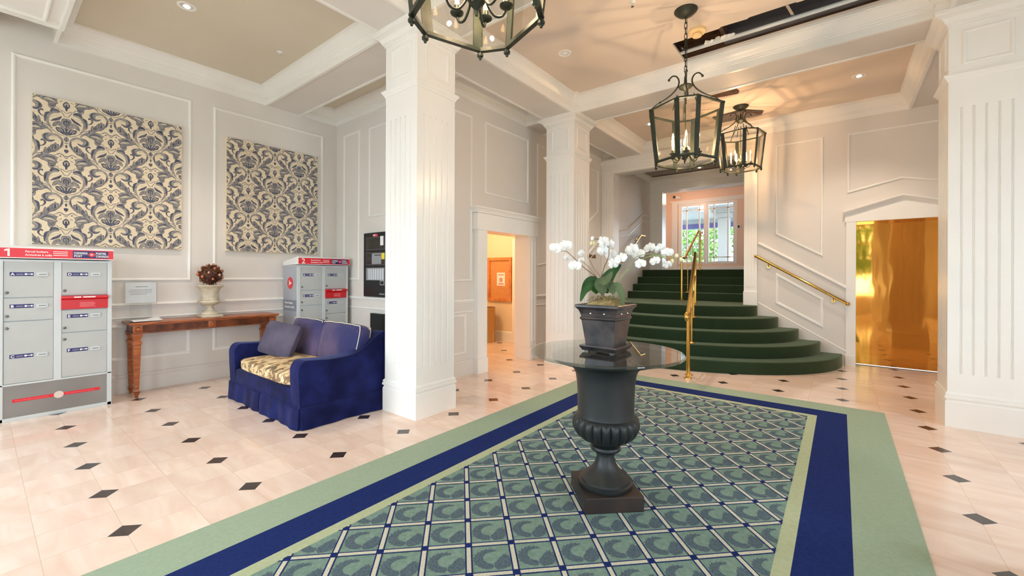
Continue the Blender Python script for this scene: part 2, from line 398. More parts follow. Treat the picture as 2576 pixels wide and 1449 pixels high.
bm = BM(); tube(bm, [(-1.22, 0.0, 0), (1.14, 0.0, 0)], 0.022, 14); obj('pipe', bm, PIPEW, t, 3.2)
for x in (-1.17, -0.05):
    bm = BM(); bar(bm, (x, 0, 0.02), (x-0.06, -0.16, 0.11), 0.028, 0.012); obj('hanger_bracket', bm, CHROME, t)
bm = BM(); 
for i in range(14): bar(bm, (-0.92+i*0.022, -0.018+random.uniform(-.008, .004), 0.0), (-0.90+i*0.022, -0.034+random.uniform(-.014, .012), 0.02+random.uniform(0, .02)), 0.03, 0.008)
obj('torn_insulation', bm, mat('torn_white_paper', srgb(240, 240, 236), 0.8), t)

# columns
def column(x0, y0, nm='column', faces='all', panels=True):
    x1, y1 = x0+0.5, y0+0.5; cx, cy = x0+0.25, y0+0.25
    bm = BM()
    def sq(o, z0, z1): box(bm, x0-o, x1+o, y0-o, y1+o, z0, z1)
    # fluted shaft section
    h = 0.25; g = 0.011; d = 0.012; pts = []
    offs = [0.086+0.078*k for k in range(5)]
    def face(fx):
        out = [fx(-h, 0)]
        for o in offs:
            a = -h+o
            out += [fx(a-g, 0), fx(a-g*0.45, d), fx(a+g*0.45, d), fx(a+g, 0)]
        return out
    pts += face(lambda s, dd: (cx+s, y0+dd)); pts += face(lambda s, dd: (x1-dd, cy+s))
    pts += face(lambda s, dd: (cx-s, y1-dd)); pts += face(lambda s, dd: (x0+dd, cy-s))
    prism(bm, pts, 0.50, 2.97)
    sq(0, 0.27, 0.50); sq(0, 2.97, 3.78)
    o = struct(nm, bm, TRIM)
    # base block with ogee cap
    bm = BM(); P = [(x0, y0, 0), (x1, y0, 0), (x1, y1, 0), (x0, y1, 0)]
    pr = [(0.004, 0), (-0.016, 0), (-0.016, 0.235), (-0.008, 0.245), (-0.008, 0.258), (-0.02, 0.264), (-0.02, 0.284), (-0.010, 0.292), (-0.016, 0.298), (-0.014, 0.312), (-0.004, 0.322), (0.004, 0.33)]
    mold(bm, P, (0, 0, 1), pr, True, 0, flip=False); obj('column_base', bm, TRIM, o, 0.5)
    bm = BM(); P = [(x0, y0, 3.24), (x1, y0, 3.24), (x1, y1, 3.24), (x0, y1, 3.24)]
    mold(bm, P, (0, 0, 1), [(0.004, -0.02), (-0.008, -0.015), (-0.012, 0.0), (-0.03, 0.022), (-0.034, 0.03), (-0.034, 0.042), (0.004, 0.046)], True)
    obj('neck_moulding', bm, TRIM, o, 0.3)
    bm = BM(); P = [(x0, y0, 3.735), (x1, y0, 3.735), (x1, y1, 3.735), (x0, y1, 3.735)]
    mold(bm, P, (0, 0, 1), [(0.004, 0.0), (-0.010, 0.0), (-0.010, 0.018), (-0.022, 0.021), (-0.022, 0.03), (-0.03, 0.034), (-0.036, 0.05), (-0.05, 0.07), (-0.072, 0.084), (-0.092, 0.090), (-0.097, 0.092), (-0.097, 0.102), (-0.106, 0.105), (-0.106, 0.134), (0.004, 0.134)], True)
    obj('capital', bm, TRIM, o, 0.3)
    if panels:
        bm = BM(); prf = [(0, -0.003), (0, 0.006), (0.008, 0.012), (0.02, 0.012), (0.028, 0.004), (0.034, -0.003)]
        for pl_, n in ((wp_y(y0, rect(cx-0.16, cx+0.16, 3.36, 3.68)), (0, -1, 0)), (wp_x(x1, rect(cy-0.16, cy+0.16, 3.36, 3.68)), (1, 0, 0)), (wp_x(x0, rect(cy-0.16, cy+0.16, 3.36, 3.68)), (-1, 0, 0)), (wp_y(y1, rect(cx-0.16, cx+0.16, 3.36, 3.68)), (0, 1, 0))):
            panel(bm, pl_, n, prf)
        obj('block_panel', bm, TRIM, o)
    return o
for cx_, cy_ in ((-3.71, 2.61), (-3.71, 5.62), (0.79, 5.62), (0.79, 2.61), (0.79, -0.39)): column(cx_, cy_)

# wall mouldings
RAILP = [(0, -0.004), (0, 0.014), (0.008, 0.024), (0.02, 0.03), (0.03, 0.026), (0.036, 0.014), (0.05, 0.008), (0.05, -0.004)]
RAILB = [(0, -0.004), (0, 0.006), (0.006, 0.012), (0.016, 0.012), (0.022, 0.004), (0.022, -0.004)]
BASEP = [(0, -0.004), (0, 0.024), (0.165, 0.024), (0.172, 0.018), (0.184, 0.022), (0.196, 0.016), (0.208, 0.01), (0.215, -0.004)]
def rail(bm, path, n):
    """chair rail band following a wall path given at rail top height"""
    dz = lambda d: [Vector(p)+Vector((0, 0, d)) for p in path]
    for P, pr in ((dz(0), RAILP), (dz(-0.165), RAILB)):
        s = Vector(n).cross(P[1]-P[0]); mold(bm, P, n, pr, False, 0, flip=(s.z > 0))
def baseboard(bm, path, n):
    P = [Vector(p) for p in path]; s = Vector(n).cross(P[1]-P[0]); mold(bm, P, n, BASEP, False, 0, flip=(s.z < 0))
bm = BM(); n = (1, 0, 0)
for a, b in ((-3.2, -2.0), (-1.76, -0.05), (0.213, 1.713), (1.954, 3.467)):
    panel(bm, wp_x(XL, rect(a, b, 1.31, 3.64)), n); panel(bm, wp_x(XL, rect(a, b, 0.375, 0.80)), n, [(0, -.003), (0, .006), (.012, .012), (.03, .012), (.042, .004), (.046, -.003)])
rail(bm, [(XL, YF, 1.05), (XL, YB, 1.05)], n)
struct('trim_10', bm, TRIM if False else WALLP if False else TRIM)
bm = BM(); baseboard(bm, [(XL, YF, 0), (XL, YB, 0)], n); struct('baseboard_left', bm, WALLP)
bm = BM(); n = (0, -1, 0)
panel(bm, wp_y(YB, rect(-6.39, -5.93, 1.31, 3.66)), n); panel(bm, wp_y(YB, rect(-5.68, -4.45, 2.27, 3.64)), n)
rail(bm, [(XL, YB, 1.06), (XD, YB, 1.06)], n)
struct('trim_11', bm, TRIM)
bm = BM(); baseboard(bm, [(XL, YB, 0), (XD, YB, 0)], n); struct('baseboard_alcove', bm, WALLP)
bm = BM(); n = (1, 0, 0)
panel(bm, wp_x(XD, rect(YB+.12, 4.33, 1.31, 3.65)), n); panel(bm, wp_x(XD, rect(4.60, 5.69, 2.59, 3.66)), n)
panel(bm, wp_x(XD, [(5.94, 1.55), (6.4, 1.62), (8.25, 2.75), (8.25, 3.66), (5.94, 3.66)]), n)
panel(bm, wp_x(XD, rect(YB+.12, 4.22, 0.30, 0.85)), n)
rail(bm, [(XD, YB, 1.06), (XD, 4.40, 1.06)], n); rail(bm, [(XD, 5.80, 1.06), (XD, 6.45, 1.06), (XD, 8.44, 2.26)], n)
struct('trim_12', bm, TRIM)
bm = BM(); baseboard(bm, [(XD, YB, 0), (XD, 4.40, 0)], n); baseboard(bm, [(XD, 5.80, 0), (XD, 6.6, 0)], n); struct('baseboard_hall', bm, WALLP)
bm = BM(); n = (0, -1, 0)
panel(bm, wp_y(YS, [(-0.885, 2.11), (-0.226, 1.71), (-0.226, 3.645), (-0.885, 3.645)]), n)
panel(bm, wp_y(YS, [(0.075, 2.70), (0.715, 2.85), (1.355, 2.70), (1.355, 3.645), (0.075, 3.645)]), n)
panel(bm, wp_y(YS, [(-0.88, 0.93), (-0.215, 0.555), (-0.215, 1.04), (-0.88, 1.46)]), n, [(0, -.003), (0, .006), (.012, .014), (.034, .014), (.046, .006), (.05, -.003)])
mold(bm, wp_y(YS, [(-1.15, 1.955), (0.065, 1.195)]), n, RAILP, False, 0, flip=False)
mold(bm, wp_y(YS, [(-1.15, 0.925), (0.065, 0.205)]), n, RAILB, False, 0, flip=False)
panel(bm, wp_y(YS, rect(1.65, 3.1, 1.31, 3.64)), n)
struct('trim_13', bm, TRIM)
bm = BM(); prism(bm, [(-1.15, 0.0), (0.065, 0.0), (0.065, 0.185), (-1.15, 0.905)], 0, 0.018, M=facing((0, YS, 0), (1, 0, 0), (0, 0, 1)))
baseboard(bm, [(1.4, YS, 0), (XR, YS, 0)], n); struct('baseboard_back', bm, WALLP)

# doorway to the hall: wide casing with lintel cap
bm = BM()
box(bm, XD-0.22, XD+0.10, 4.36, 4.555, 0.21, 2.06, bev=0.004); box(bm, XD-0.22, XD+0.10, 5.615, 5.80, 0.21, 2.06, bev=0.004)
box(bm, XD-0.22, XD+0.115, 4.345, 4.565, 0, 0.21, bev=0.006); box(bm, XD-0.22, XD+0.115, 5.605, 5.815, 0, 0.21, bev=0.006)
box(bm, XD-0.22, XD+0.115, 4.33, 5.83, 2.04, 2.28, bev=0.004)
mold(bm, [(XD, 4.33, 2.28), (XD+0.115, 4.33, 2.28), (XD+0.115, 5.83, 2.28), (XD, 5.83, 2.28)], (0, 0, 1), [(0.01, 0), (-0.01, 0), (-0.012, 0.02), (-0.03, 0.05), (-0.05, 0.062), (-0.052, 0.085), (0.01, 0.085)], False, 0, flip=False)
box(bm, XD, XD+0.12, 4.32, 5.84, 2.28, 2.36)
panel(bm, wp_x(XD+0.10, rect(5.66, 5.76, 0.3, 1.98)), (1, 0, 0), RAILB)
struct('trim_14', bm, TRIM)

# stair opening: fluted pilasters, entablature
bm = BM()
for x0, x1, zb in ((-4.115, -3.835, 0.0), (-1.355, -1.152, 0.885)):
    box(bm, x0, x1, YS-0.04, YS+0.25, zb, 3.58, bev=0.003); box(bm, x0-0.008, x1+0.008, YS-0.052, YS+0.25, zb, zb+0.24, bev=0.004)
    for k in range(3):
        xx = x0+(x1-x0)*(0.28+0.22*k); box(bm, xx-0.012, xx+0.012, YS-0.046, YS-0.03, zb+0.32, 3.5, bev=0.003)
box(bm, -4.115, -1.13, YS-0.055, YS+0.25, 3.575, 3.80, bev=0.003)
mold(bm, [(-4.115, YS, 3.76), (-4.115, YS-0.05, 3.76), (-1.13, YS-0.05, 3.76), (-1.13, YS, 3.76)], (0, 0, 1), [(0.01, 0), (-0.012, 0), (-0.02, 0.03), (-0.045, 0.06), (-0.06, 0.075), (-0.06, 0.11), (0.01, 0.11)], False, 0, flip=False)
for zz in (3.64, 3.70): box(bm, -4.1, -1.14, YS-0.066, YS-0.05, zz, zz+0.02)
struct('trim_15', bm, TRIM)

# lift: casing, pediment, brass reveal and doors
bm = BM()
box(bm, 0.065, 0.187, YS-0.032, YS+0.02, 0.16, 2.25, bev=0.003); box(bm, 0.06, 0.187, YS-0.04, YS+0.02, 0, 0.16, bev=0.003)
box(bm, 1.244, 1.365, YS-0.032, YS+0.02, 0.16, 2.25, bev=0.003); box(bm, 1.244, 1.37, YS-0.04, YS+0.02, 0, 0.16, bev=0.003)
prism(bm, [(0.05, 2.25), (1.38, 2.25), (1.38, 2.38), (0.715, 2.58), (0.05, 2.38)], -0.005, 0.035, M=facing((0, YS, 0), (1, 0, 0), (0, 0, 1)))
mold(bm, wp_y(YS-0.035, [(0.035, 2.40), (0.715, 2.60), (1.395, 2.40)]), (0, -1, 0), [(-0.05, -0.03), (-0.05, 0.004), (-0.035, 0.02), (-0.02, 0.03), (-0.008, 0.05), (0.004, 0.055), (0.016, 0.055), (0.016, -0.03)], False, 0, flip=False)
struct('trim_16', bm, TRIM)
def brass_sheet():
    m = mat('mirror_brass_sheet', srgb(214, 146, 66), 0.05, 1.0); nt = m.node_tree; N = nt.nodes; L = nt.links; b = N['Principled BSDF']
    tc = N.new('ShaderNodeTexCoord'); mp = N.new('ShaderNodeMapping'); mp.inputs['Scale'].default_value = (3.2, 1, 1.1); L.new(tc.outputs['Object'], mp.inputs[0])
    n = N.new('ShaderNodeTexNoise'); n.inputs['Scale'].default_value = 1.6; n.inputs['Detail'].default_value = 1.0; L.new(mp.outputs[0], n.inputs['Vector'])
    bp = N.new('ShaderNodeBump'); bp.inputs['Strength'].default_value = 0.30; bp.inputs['Distance'].default_value = 0.008; L.new(n.outputs['Fac'], bp.inputs['Height']); L.new(bp.outputs[0], b.inputs['Normal'])
    return m
BSHEET = brass_sheet()
t = tag(thing('door_1', 'mirror-polished brass lift door under the low white pediment', None, (0.715, YS+0.22, 0)), kind='structure')
bm = BM(); box(bm, -0.53, 0.53, -0.01, 0.02, 0.012, 2.26); obj('door_leaf', bm, BSHEET, t)
bm = BM(); box(bm, -0.53, -0.524, -0.24, 0.0, 0, 2.25); box(bm, 0.524, 0.53, -0.24, 0, 0, 2.25); box(bm, -0.53, 0.53, -0.24, 0, 2.244, 2.25); obj('door_frame', bm, BSHEET, t)
bm = BM(); box(bm, -0.53, 0.53, -0.05, 0.0, 0.0, 0.006); obj('sill', bm, BLACKM, t)

# hall beyond the doorway
bm = BM()
box(bm, -7.6, -4.34, 6.90, 7.0, 0, 2.7); box(bm, -7.7, -7.6, 3.9, 7.0, 0, 2.7); box(bm, -7.7, -4.34, 3.9, 4.0, 0, 2.7)
struct('wall_passage', bm, HALLW)
bm = BM(); box(bm, -7.7, XD-0.2, 3.9, 7.0, 2.7, 2.8); struct('ceiling', bm, HALLW)
bm = BM(); baseboard(bm, [(-7.6, 6.90, 0), (-5.36, 6.90, 0)], (0, -1, 0)); struct('baseboard_passage', bm, TRIM)
t = tag(bpy.data.objects.new('door_2', None), 'cream flush door beside the cork notice board', kind='structure'); COL.objects.link(t); t.location = (-4.85, 6.88, 0)
bm = BM(); box(bm, -0.42, 0.42, -0.01, 0.02, 0.01, 2.05); obj('door_leaf', bm, mat('cream_door_paint', srgb(244, 226, 196), 0.45), t)
bm = BM(); box(bm, -0.51, -0.425, -0.03, 0.02, 0, 2.06); box(bm, -0.51, 0.5, -0.03, 0.02, 2.06, 2.14); obj('door_frame', bm, TRIM, t)
for z in (0.42, 1.08, 1.80):
    bm = BM(); box(bm, -0.432, -0.418, -0.036, -0.01, z-0.06, z+0.06, bev=0.003); obj('hinge', bm, mat('bronze', srgb(110, 70, 40), 0.4, 0.6), t)

# stair alcove and upper lobby
bm = BM()
box(bm, -4.12, -3.84, YS+0.25, 10.66, 0, ZR); struct('wall_stair_left', bm, WALLP)
bm = BM(); box(bm, -1.35, -1.1, YS+0.25, 10.66, 0, ZR); struct('wall_stair_right', bm, WALLP)
bm = BM(); box(bm, -4.12, -3.54, 10.66, 10.9, 1.2, ZR); box(bm, -3.54, -1.1, 10.66, 10.9, 3.50, ZR); struct('wall_landing', bm, WALLP)
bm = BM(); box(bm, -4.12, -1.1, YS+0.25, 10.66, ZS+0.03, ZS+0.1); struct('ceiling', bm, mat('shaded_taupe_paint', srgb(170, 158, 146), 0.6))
bm = BM()
box(bm, -3.838, -3.53, 10.61, 10.9, 1.54, 3.51, bev=0.003); box(bm, -3.838, -1.35, 10.60, 10.9, 3.505, 3.72, bev=0.003)
mold(bm, [(-3.838, 10.6, 3.68), (-1.35, 10.6, 3.68)], (0, 0, 1), [(0.01, 0), (-0.01, 0), (-0.02, 0.05), (-0.06, 0.10), (-0.07, 0.11), (-0.07, 0.2), (0.01, 0.2)], False)
rail(bm, [(-3.838, YS+0.25, 2.42), (-3.838, 9.2, 2.50), (-3.838, 10.1, 2.62+.3), (-3.838, 10.6, 2.62+.3)], (1, 0, 0))
mold(bm, [(-3.838, YS+0.25, 3.77), (-3.838, 10.6, 3.77)], (0, 0, 1), [(0.01, 0), (-0.01, 0), (-0.06, 0.09), (-0.07, 0.1), (-0.07, 0.13), (0.01, 0.13)], False, flip=False)
struct('trim_17', bm, TRIM)
bm = BM(); box(bm, -6.0, -1.1, 10.66, 12.7, 1.38, 1.54); struct('floor_upper', bm, mat('dark_green_carpet_floor', srgb(26, 40, 24), 0.95))
bm = BM()
box(bm, -6.1, -4.3, 10.9, 12.7, 1.4, ZR)
box(bm, -4.3, -3.72, 12.6, 12.75, 1.4, ZR); box(bm, -3.72, -2.20, 12.6, 12.75, 3.46, ZR); box(bm, -3.72, -2.20, 12.6, 12.75, 1.54, 1.74); box(bm, -2.20, -1.1, 12.6, 12.75, 1.4, ZR)
box(bm, -1.1, -1.0, 10.7, 12.75, 1.4, ZR)
struct('wall_lobby', bm, mat('pinkish_lobby_paint', srgb(236, 206, 184), 0.6))
bm = BM(); box(bm, -4.3, -1.0, 10.66, 12.75, 3.95, 4.05); struct('ceiling', bm, CEIL)
bm = BM()
box(bm, -3.90, -3.74, 12.56, 12.62, 1.54, 3.52, bev=0.003); box(bm, -3.94, -2.0, 12.55, 12.62, 3.52, 3.56); box(bm, -3.9, -2.0, 12.57, 12.62, 3.46, 3.52)
box(bm, -4.3, -1.1, 12.5, 12.6, 3.80, 3.95, bev=0.02); box(bm, -4.3, -1.1, 12.58, 12.6, 1.54, 1.66)
struct('trim_18', bm, TRIM)

# pair of glazed doors of the upper lobby
def glazed_leaf(name, label, x0, x1, vs_, g0, g1):
    """x0,x1 leaf; g0,g1 glass; vs_ vertical glazing bars"""
    o = bpy.data.objects.new(name, None); COL.objects.link(o); o.location = ((x0+x1)/2, 12.62, 1.54); tag(o, label, kind='structure')
    dx = -(x0+x1)/2; z = -1.54; Y0, Y1 = -0.02, 0.02; bm = BM()
    box(bm, x0+dx, g0+dx, Y0, Y1, 1.74+z, 3.46+z, bev=0.003); box(bm, g1+dx, x1+dx, Y0, Y1, 1.74+z, 3.46+z, bev=0.003)
    box(bm, g0+dx, g1+dx, Y0, Y1, 3.385+z, 3.46+z, bev=0.003); box(bm, g0+dx, g1+dx, Y0, Y1, 1.74+z, 1.80+z, bev=0.003)
    obj('door_frame', bm, TRIM, o)
    bm = BM()
    for v_ in vs_: box(bm, v_-0.016+dx, v_+0.016+dx, -0.012, 0.012, 1.80+z, 3.39+z)
    for zz in (3.265, 1.915): box(bm, g0+dx, g1+dx, -0.012, 0.012, zz-0.014+z, zz+0.014+z)
    obj('glazing_bar', bm, TRIM, o)
    bm = BM(); box(bm, g0+dx, g1+dx, -0.003, 0.003, 1.80+z, 3.39+z); obj('pane', bm, GLASS, o)
glazed_leaf('door_3', 'left glazed door with slim glazing bars at the stair top', -3.72, -2.965, (-3.493, -3.15), -3.625, -3.035)
glazed_leaf('door_4', 'right glazed door with slim glazing bars at the stair top', -2.96, -2.20, (-2.764, -2.416), -2.90, -2.29)

# ================================================================== STAIRCASE
def carpet_mat(name, c1, c2):
    m = noisy(mat(name, c1, 0.95), c1, c2, 90, bump=0.35, bscale=260, dist=0.004)
    m.node_tree.nodes['Principled BSDF'].inputs['Sheen Weight'].default_value = 0.5
    m.node_tree.nodes['Principled BSDF'].inputs['Sheen Roughness'].default_value = 0.4
    m.node_tree.nodes['Principled BSDF'].inputs['Sheen Tint'].default_value = (0.55, 0.62, 0.4, 1)
    return m
GREENC = carpet_mat('dark_green_stair_carpet', srgb(24, 44, 20), srgb(36, 58, 30))
st = thing('staircase', 'dark green carpeted staircase with curved lower steps below the glazed doors', 'stairs', (-2.6, YS, 0))
HS = [0.175, 0.352, 0.53, 0.707, 0.885]
AX = [2.625, 2.345, 2.055, 1.765, 1.455]; BY = [2.08, 1.82, 1.54, 1.24, 0.86]
def step_mesh(outline, z0, z1):
    bm = BM(); prism(bm, outline, z0, z1); bmesh.ops.recalc_face_normals(bm, faces=bm.faces[:])
    ed = [e for e in bm.edges if all(abs(v.co.z-z1) < 1e-5 for v in e.verts)]
    bmesh.ops.bevel(bm, geom=ed, offset=0.022, segments=3, affect='EDGES', profile=0.6); return bm
for k in range(5):
    a, b, n = AX[k], BY[k], 2.08; pts = []; lim = 4.105-2.6
    for i in range(61):
        x = -min(a, lim)+(a+min(a, lim))*0.5*(1-math.cos(PI*i/60)); pts.append((x, -b*(max(0, 1-abs(x/a)**n))**(1/n)))
    if k == 4: pts = [(x, y) for x, y in pts if True]
    if pts[0][1] < -1e-4: pts = [(pts[0][0], -0.0)]+pts
    if pts[0][1] == 0: pts[0] = (pts[0][0], -0.001)
    pts = [(x, min(y, -0.001)) for x, y in pts]
    obj('step', step_mesh([(x, y+0.0) for x, y in pts], (HS[k-1]-0.03 if k else 0.001), HS[k]), GREENC, st, 0.7)
UP = [(9.2, 1.045), (9.5, 1.205), (9.8, 1.365), (10.1, 1.54)]
bm = BM(); box(bm, -1.238, 1.248, 0.0, 2.2, 0.5, 0.885); box(bm, -1.238, 1.25, 0.0, 0.01, 0, 0.5); obj('landing', bm, GREENC, st)
for k, (y, z) in enumerate(UP):
    bm = step_mesh(rect(-1.238, 1.248, y-YS, 2.2), z-0.19, z); obj('step', bm, GREENC, st, 0.7)

# ------------------------------------------------------------------ brass rails
def bracket(bm, p, q):
    tube(bm, [p, (Vector(p)+Vector(q))/2+Vector((0, 0, -0.03)), q], 0.009, 8)
def post(bm, x, y, z0, z1, r=0.021):
    tube(bm, [(x, y, z0), (x, y, z1)], r, 14); lathe(bm, [(0.0, 0), (0.052, 0), (0.052, 0.008), (0.036, 0.016), (0.026, 0.03), (0.0, 0.03)], 20, (x, y, z0))
t = thing('stair_railing', 'brass railing with round posts up the middle of the curved lower steps', 'railing', (-1.635, 5.98, 0))
A, B = Vector((0, 0, 0.90)), Vector((-0.395, 1.88, 1.80))
bm = BM(); tube(bm, spline([(0.012, -0.075, 0.80), (0.0, -0.09, 0.85), (0, -0.05, 0.89), A+(B-A)*0.03, A+(B-A)*0.5, B], 5), 0.027, 14); obj('handrail', bm, BRASS, t, 1.0)
for i, (f, z0) in enumerate(((0.0, 0.0), (0.11, 0.0), (0.45, 0.352), (0.72, 0.707), (1.0, 0.885))):
    p = A+(B-A)*f; bm = BM(); post(bm, p.x, p.y, z0, p.z-0.004, 0.021 if i in (0, 4) else 0.015); obj('post', bm, BRASS, t, 1.0)
bm = BM(); D_ = B-A; tube(bm, [A+D_*0.11+Vector((0, 0, -0.40)), A+D_*1.0+Vector((0, 0, -0.40))], 0.010, 10); tube(bm, [A+D_*0.11+Vector((0, 0, -0.2)), A+D_*1.0+Vector((0, 0, -0.2))], 0.010, 10)
obj('lower_rail', bm, BRASS, t, 1.0)
t = thing('stair_railing', 'brass railing with slim uprights in the middle of the upper dark flight', 'railing', (-2.55, 8.87, 0.885))
bm = BM(); z = -0.885
tube(bm, [(0, -0.06, 1.77+z), (0, 0.19, 1.765+z), (0, 1.26, 2.41+z), (0, 1.58, 2.395+z)], 0.024, 12); obj('handrail', bm, BRASS, t, 1.0)
bm = BM(); post(bm, 0, 0, 0.0, 0.885, 0.02); obj('post', bm, BRASS, t, 1.0)
bm = BM(); post(bm, 0, 1.42, 1.54+z, 2.40+z, 0.02); obj('post', bm, BRASS, t, 1.0)
for y, zb in ((0.42, 1.045), (0.76, 1.205)):
    bm = BM(); post(bm, 0, y, zb+z, 1.765+z+(y-0.19)*0.6, 0.008); obj('post', bm, BRASS, t, 1.0)
t = thing('wall_handrail', 'brass handrail sloping down the wall beside the lift', 'handrail', (-0.54, YS-0.08, 1.35))
bm = BM(); A, B = Vector((-0.626, 0, 0.395)), Vector((0.626, 0, -0.38)); d = (B-A).normalized()
tube(bm, [A+Vector((0, 0.06, 0)), A, B, B+Vector((0, 0.06, 0))], 0.022, 14); ball(bm, A, 0.026); ball(bm, B, 0.03); obj('rail', bm, BRASS, t, 1.0)
for f in (0.15, 0.86):
    p = A+(B-A)*f; bm = BM(); bracket(bm, p+Vector((0, 0, -0.01)), p+Vector((0, 0.075, -0.07))); tube(bm, [p+Vector((0, 0.062, -0.07)), p+Vector((0, 0.079, -0.07))], 0.026, 14); obj('bracket', bm, BRASS, t, 1.0)
t = thing('wall_handrail', 'brass handrail on the left wall of the stair alcove, ending in a short level piece', 'handrail', (-3.75, 9.4, 2.1))
bm = BM(); tube(bm, [(0, -0.75, -0.42), (0, 0.36, 0.256), (0, 0.62, 0.262)], 0.02, 12); obj('rail', bm, BRASS, t, 1.0)
for y, z in ((-0.5, -0.27), (0.3, 0.22)):
    bm = BM(); bracket(bm, (0, y, z-0.01), (-0.085, y, z-0.07)); tube(bm, [(-0.07, y, z-0.07), (-0.088, y, z-0.07)], 0.026, 12); obj('bracket', bm, BRASS, t, 1.0)

# ================================================================== RUG
RG = noisy(mat('sage_green_rug_pile', srgb(156, 173, 150), 0.95), srgb(152, 170, 146), srgb(160, 177, 155), 60, bump=0.2, bscale=300, dist=0.003)
RN = noisy(mat('navy_rug_pile', srgb(28, 44, 100), 0.95), srgb(25, 41, 95), srgb(32, 48, 106), 60, bump=0.2, bscale=300, dist=0.003)
RL = noisy(mat('pale_sage_rug_pile', srgb(176, 186, 152), 0.95), srgb(171, 181, 147), srgb(181, 190, 158), 60)
RF = noisy(mat('grey_green_rug_field', srgb(120, 146, 136), 0.95), srgb(112, 138, 128), srgb(128, 153, 143), 50)
RWR = noisy(mat('slate_wreath_pile', srgb(84, 100, 112), 0.95), srgb(74, 90, 106), srgb(98, 116, 120), 120)
RC = noisy(mat('cream_rug_line', srgb(206, 204, 184), 0.95), srgb(176, 176, 158), srgb(222, 220, 202), 180)
for m_ in (RG, RN, RL, RF, RWR, RC): m_.node_tree.nodes['Principled BSDF'].inputs['Specular IOR Level'].default_value = 0.12
RUGM = [RG, RN, RL, RF, RWR, RC]
X0, X1, Y0, Y1 = -2.75, 0.355, -0.6, 5.715
def clip(poly, r):
    x0, x1, y0, y1 = r
    for ax, v, s in ((0, x0, 1), (0, x1, -1), (1, y0, 1), (1, y1, -1)):
        out = []
        for i in range(len(poly)):
            p, q = poly[i-1], poly[i]; dp = (p[ax]-v)*s; dq = (q[ax]-v)*s
            if (dp < 0) != (dq < 0):
                t_ = dp/(dp-dq); out.append((p[0]+(q[0]-p[0])*t_, p[1]+(q[1]-p[1])*t_))
            if dq >= 0: out.append(q)
        poly = out
        if len(poly) < 3: return None
    return poly
def flat(bm, poly, z, mi, r=None, M=None):
    if r: poly = clip(poly, r)
    if not poly: return
    vs = []
    for p in poly:
        q = Vector((p[0], p[1], z)); vs.append(bm.verts.new(M @ q if M else q))
    try: bm.faces.new(vs).material_index = mi
    except ValueError: pass
bm = BM()
box(bm, X0, X1, Y0, Y1, 0.0005, 0.008)
def band(o0, o1, z, mi):
    r0 = (X0+o0, X1-o0, Y0+o0, Y1-o0); r1 = (X0+o1, X1-o1, Y0+o1, Y1-o1)
    for p in (((r0[0], r0[2]), (r0[1], r0[2]), (r1[1], r1[2]), (r1[0], r1[2])), ((r0[1], r0[2]), (r0[1], r0[3]), (r1[1], r1[3]), (r1[1], r1[2])),
              ((r0[1], r0[3]), (r0[0], r0[3]), (r1[0], r1[3]), (r1[1], r1[3])), ((r0[0], r0[3]), (r0[0], r0[2]), (r1[0], r1[2]), (r1[0], r1[3]))):
        flat(bm, p, z, mi)
band(0.302, 0.536, 0.0086, 1); band(0.536, 0.615, 0.0086, 2)
FR = (X0+0.61, X1-0.61, Y0+0.61, Y1-0.61)
flat(bm, [(FR[0], FR[2]), (FR[1], FR[2]), (FR[1], FR[3]), (FR[0], FR[3])], 0.0090, 3)
NX, NY, PH = -0.722, 2.965, 0.1558
S2 = math.sqrt(0.5)
def line(cx, cy, sgn, w, z, mi, off=0.0):
    d = (S2, S2*sgn); n = (-d[1], d[0]); L = 9
    c = (cx+n[0]*off, cy+n[1]*off)
    flat(bm, [(c[0]-d[0]*L-n[0]*w, c[1]-d[1]*L-n[1]*w), (c[0]+d[0]*L-n[0]*w, c[1]+d[1]*L-n[1]*w), (c[0]+d[0]*L+n[0]*w, c[1]+d[1]*L+n[1]*w), (c[0]-d[0]*L+n[0]*w, c[1]-d[1]*L+n[1]*w)], z, mi, FR)
for k in range(-26, 27):
    for s in (1, -1):
        line(NX+2*PH*k, NY, s, 0.0175, 0.0107+(0.00005 if s > 0 else 0), 1)
for k in range(-26, 27):
    for s in (1, -1): line(NX+2*PH*k, NY, s, 0.0105, 0.0109+(0.00005 if s > 0 else 0), 5)
